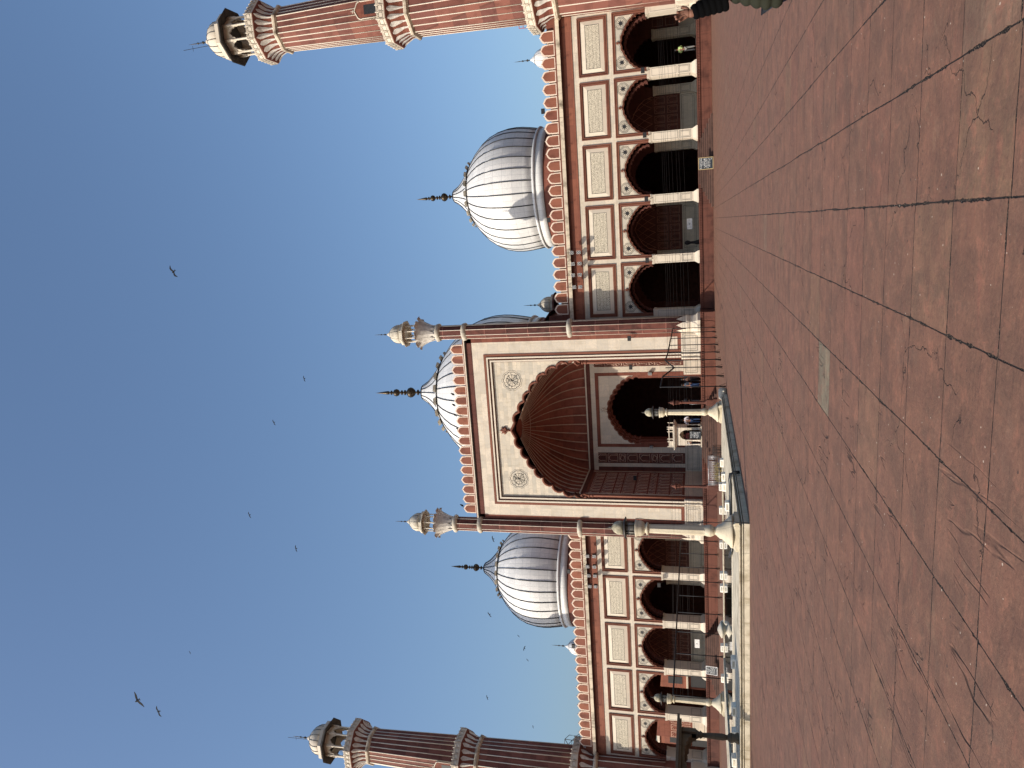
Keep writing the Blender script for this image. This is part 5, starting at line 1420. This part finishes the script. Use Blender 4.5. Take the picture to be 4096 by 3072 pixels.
skin_obj('body', body, 'skin', pe, 2)
hand = []
ux = Vector((0, 0, 1)); lf = -fx; tw = fwdv       # up, picture-left, towards the viewer
HP = pm
def fing(bz, bl, segs, r=.0105, spread=0):
    p = HP+ux*bz+lf*bl; ch = [(*W2(HP+ux*(bz*.2)+lf*(bl*.5)), .016), (*W2(p), r*1.15)]
    for (a, b, c) in segs: p = p+ux*a+lf*b+tw*c; ch.append((*W2(p), r)); r *= .93
    return ch
fl = [fing(.034, .012, [(.024, .006, .006), (.014, .004, .014), (.004, -.002, .014)]), fing(.034, -.002, [(.026, .004, .002), (.016, .004, .014), (.006, .002, .012)]),
      fing(.031, -.015, [(.022, .0, .006), (.012, -.002, .014), (.002, .0, .012)]), fing(.028, .026, [(.016, .008, .008), (.010, .004, .012), (.002, .002, .012)], .0095), fing(.006, -.030, [(.022, -.012, .004), (.020, -.002, .008)], .0115)]
for i_, f_ in enumerate(fl): skin_obj('thumb' if i_ == 4 else 'finger', [f_], 'skin', pe, 2)
skin_obj('palm', [[(*W2(HP-ux*.012), .024), (*W2(HP+ux*.014), (.030, .018)), (*W2(HP+ux*.03), (.026, .014))]], 'skin', pe, 2)
# sleeves
def puff(name, a, b, r0, r1, n, mat, amp=.012):
    mb = MB(); a = Vector(a); b = Vector(b); pts = []; rs = []
    N = n*6
    for i in range(N+1):
        u = i/N; pts.append(a+(b-a)*u); rs.append(r0+(r1-r0)*u+amp*abs(sin(pi*n*u))*(1 if i not in (0, N) else 0))
    mb.tube(pts, rs, 20, 0); return mb.build(name, mat, pe)
wr2 = wr+(el-wr)*.03
puff('sleeve', W2(sh), W2(el), .085, .07, 5, 'black_puffer', .008); puff('sleeve', B_(.17, 0, 1.36, 0)[:3], B_(.26, 0, 1.08, 0)[:3], .085, .065, 5, 'black_puffer', .008); puff('sleeve', B_(.26, 0, 1.09, 0)[:3], B_(.30, .04, .87, 0)[:3], .064, .042, 5, 'black_puffer', .006); puff('sleeve', W2(el+(el-wr)*.10), W2(wr2), .074, .037, 6, 'black_puffer', .006)
vs_ = MB(); N = 60; prof = []
for i in range(N+1):
    u = i/N; z = .80+u*.60; r = .225+.01*sin(u*3)-(.13*max(0, u-.84)/.16); r += .016*abs(sin(pi*10*u))-.006; prof.append((r, z))
a_ = atan2(fx.y, fx.x)
vm = MB(); vm.lathe(prof, 40, (0, 0, 0), 0, True, 0, sx=1.0, sy=.62)
vm.v = [(x-.42*max(0, z-.90)*0+.42*max(0, z-.90), y, z) for x, y, z in vm.v]
vo = vm.build('quilted_vest', 'olive_puffer', pe); vo.rotation_euler = (0, 0, a_)
skin_obj('trousers', [[(0, 0, .86, .15), (fx.x*-.1, fx.y*-.1, .80, .10), (fx.x*-.1, fx.y*-.1, .47, .08), (fx.x*-.1, fx.y*-.1, .1, .065)], [(0, 0, .86, .15), (fx.x*.1, fx.y*.1, .80, .10), (fx.x*.1, fx.y*.1, .47, .08), (fx.x*.1, fx.y*.1, .1, .065)]], 'blue_grey_cloth', pe, 1)
mb = MB(); mb.lathe([(.0, .10), (.055, .088), (.082, .05), (.088, 0), (.08, -.03)], 14, (fx.x*.23-fwdv.x*.012, fx.y*.23-fwdv.y*.012, 1.625)); mb.build('hair', 'hair', pe)
mb = MB(); hc = Vector((fx.x*.23, fx.y*.23, 1.58))+fwdv*.085
mb.tube([hc+Vector((0, 0, .02)), hc+fwdv*.02-Vector((0, 0, .015))], [.008, .014], 6); mb.build('nose', 'skin', pe)
mb = MB()
for s_ in (-1, 1): mb.tube([hc+fx*(s_*.03)+Vector((0, 0, .025)), hc+fx*(s_*.03)+Vector((0, 0, .025))+fwdv*.006], .009, 6)
mb.tube([hc+fx*-.022-Vector((0, 0, .045)), hc+fx*.022-Vector((0, 0, .045))], .005, 5); mb.build('eyes_and_mouth', 'hair', pe)

# ================================================================ BIRDS
def bird(x, y, span, bank, wing, lab, dist_span=1.5):
    D = FPX*dist_span/(span*1.3); d = (_f*FPX+U2*(2048-x)+R2*(1536-y)).normalized(); C_ = CAM+d*D*.98
    mb = MB(); w_ = wing; s_ = dist_span/1.5
    # body along +Y (nose), wings along X, seen from below
    mb.lathe([(.0, -.30), (.05, -.22), (.085, -.05), (.08, .12), (.05, .22), (.045, .27), (0, .33)], 8, (0, 0, 0), 0, True); b = len(mb.v)
    mb.v = [(vx*s_, vz*s_, vy*s_*.9) for vx, vy, vz in mb.v]
    for s in (-1, 1):
        W = [(0, .10, 0), (.30, .17, .10*w_), (.52, .10, .14*w_), (.75, -.16, .08*w_), (.70, -.20, .08*w_), (.45, -.12, .13*w_), (.28, -.10, .10*w_), (0, -.12, 0)]
        W = [(s*a*s_, b_*s_, c*s_) for a, b_, c in W]; Wb = [(p[0], p[1], p[2]-.015*s_) for p in W]
        f = [(0, 1, 6, 7), (1, 2, 5, 6), (2, 3, 4, 5)]
        mb.add(W, f); mb.add(Wb, f)
        mb.strip([W[i] for i in (0, 1, 2, 3, 4, 5, 6, 7)], [Wb[i] for i in (0, 1, 2, 3, 4, 5, 6, 7)])
    T_ = [(-.04, -.22, 0), (.04, -.22, 0), (.11, -.46, 0), (0, -.38, 0), (-.11, -.46, 0)]; T_ = [(a*s_, b_*s_, c) for a, b_, c in T_]
    mb.add(T_, [(0, 1, 3), (1, 2, 3), (0, 3, 4)]); mb.add([(a, b_, .012) for a, b_, c in T_], [(0, 1, 3), (1, 2, 3), (0, 3, 4)])
    o = mb.build('bird', 'birdm'); o.location = C_
    # orient: wings line in picture by 'bank'; belly to the camera at a slant
    e1 = (R2*cos(bank)+U2*sin(bank)).normalized(); e2 = (U2*cos(bank)-R2*sin(bank)); e2 = (e2*.75+d*.66).normalized(); e1 = (e1-e2*e1.dot(e2)).normalized(); e3 = e1.cross(e2)
    m_ = Matrix((e1, e2, e3)).transposed().to_4x4(); m_.translation = C_; o.matrix_world = m_
    tag(o, lab, 'bird', 'birds circling over the hall'); return o
M['birdm'] = plain('dark_bird_feathers', (.004, .004, .005), .9)
BL = [(694, 1087, 36, .75, 1, 'large dark bird with bent wings, highest over the right half of the sky'), (549, 2803, 46, .55, -1, 'largest dark bird near the top left of the upright sky, wings swept'),
      (634, 2846, 30, .35, .5, 'dark bird just below the largest bird at upper left'), (1217, 1515, 18, .3, .6, 'small bird over the portal, slightly right of its tall spire'),
      (1096, 1690, 18, .5, .8, 'small bird above the central spire, slightly left'), (998, 2060, 19, .4, .5, 'small bird above the left portal kiosk'), (1184, 2194, 20, .15, .4, 'small bird above the spire of the left dome'),
      (760, 2610, 10, .4, .6, 'tiny distant bird alone in the upper left sky'), (1972, 2156, 20, .2, .5, 'bird flying just left of the left portal shaft, beside the dome'), (1958, 2458, 18, .5, .8, 'bird flying left of the left dome spire'),
      (2074, 2544, 10, .6, .4, 'tiny bird close above the small white dome behind the left wing'), (2097, 2593, 15, -.5, .2, 'bird seen edge-on above the small dome behind the left wing'), (2110, 2640, 10, .6, .7, 'tiny bird left of the small dome behind the left wing'),
      (1949, 2790, 14, .1, .7, 'small bird midway between left dome and left minaret'), (2132, 2907, 9, 0, .2, 'tiny bird nearest the left minaret shaft')]
for q in BL: bird(*q)
def perched(x, y, Y, lab):
    A = px(x, y, Y); mb = MB(); mb.lathe([(.0, -.17), (.06, -.10), (.09, .0), (.08, .09), (.045, .14), (.055, .19), (.03, .23), (0, .25)], 8); mb.tube([(0, .0, -.1), (.0, .16, -.2)], [.03, .012], 4)
    o = mb.build('pigeon', 'birdm'); o.location = A; o.rotation_euler = (radians(25), 0, radians(120)); tag(o, lab, 'bird', 'dark birds perched on the portal parapet')
perched(1812, 1577, -1.7, 'dark bird perched on a portal merlon right of the middle'); perched(1816, 1620, -1.7, 'dark bird perched on the merlon near the middle of the portal parapet')
perched(1821, 1660, -1.7, 'dark bird perched on a portal merlon left of the middle'); perched(1833, 1717, -1.7, 'dark bird perched on a portal merlon, farther left'); perched(1849, 2022, -1.7, 'dark bird perched at the left end of the portal parapet')
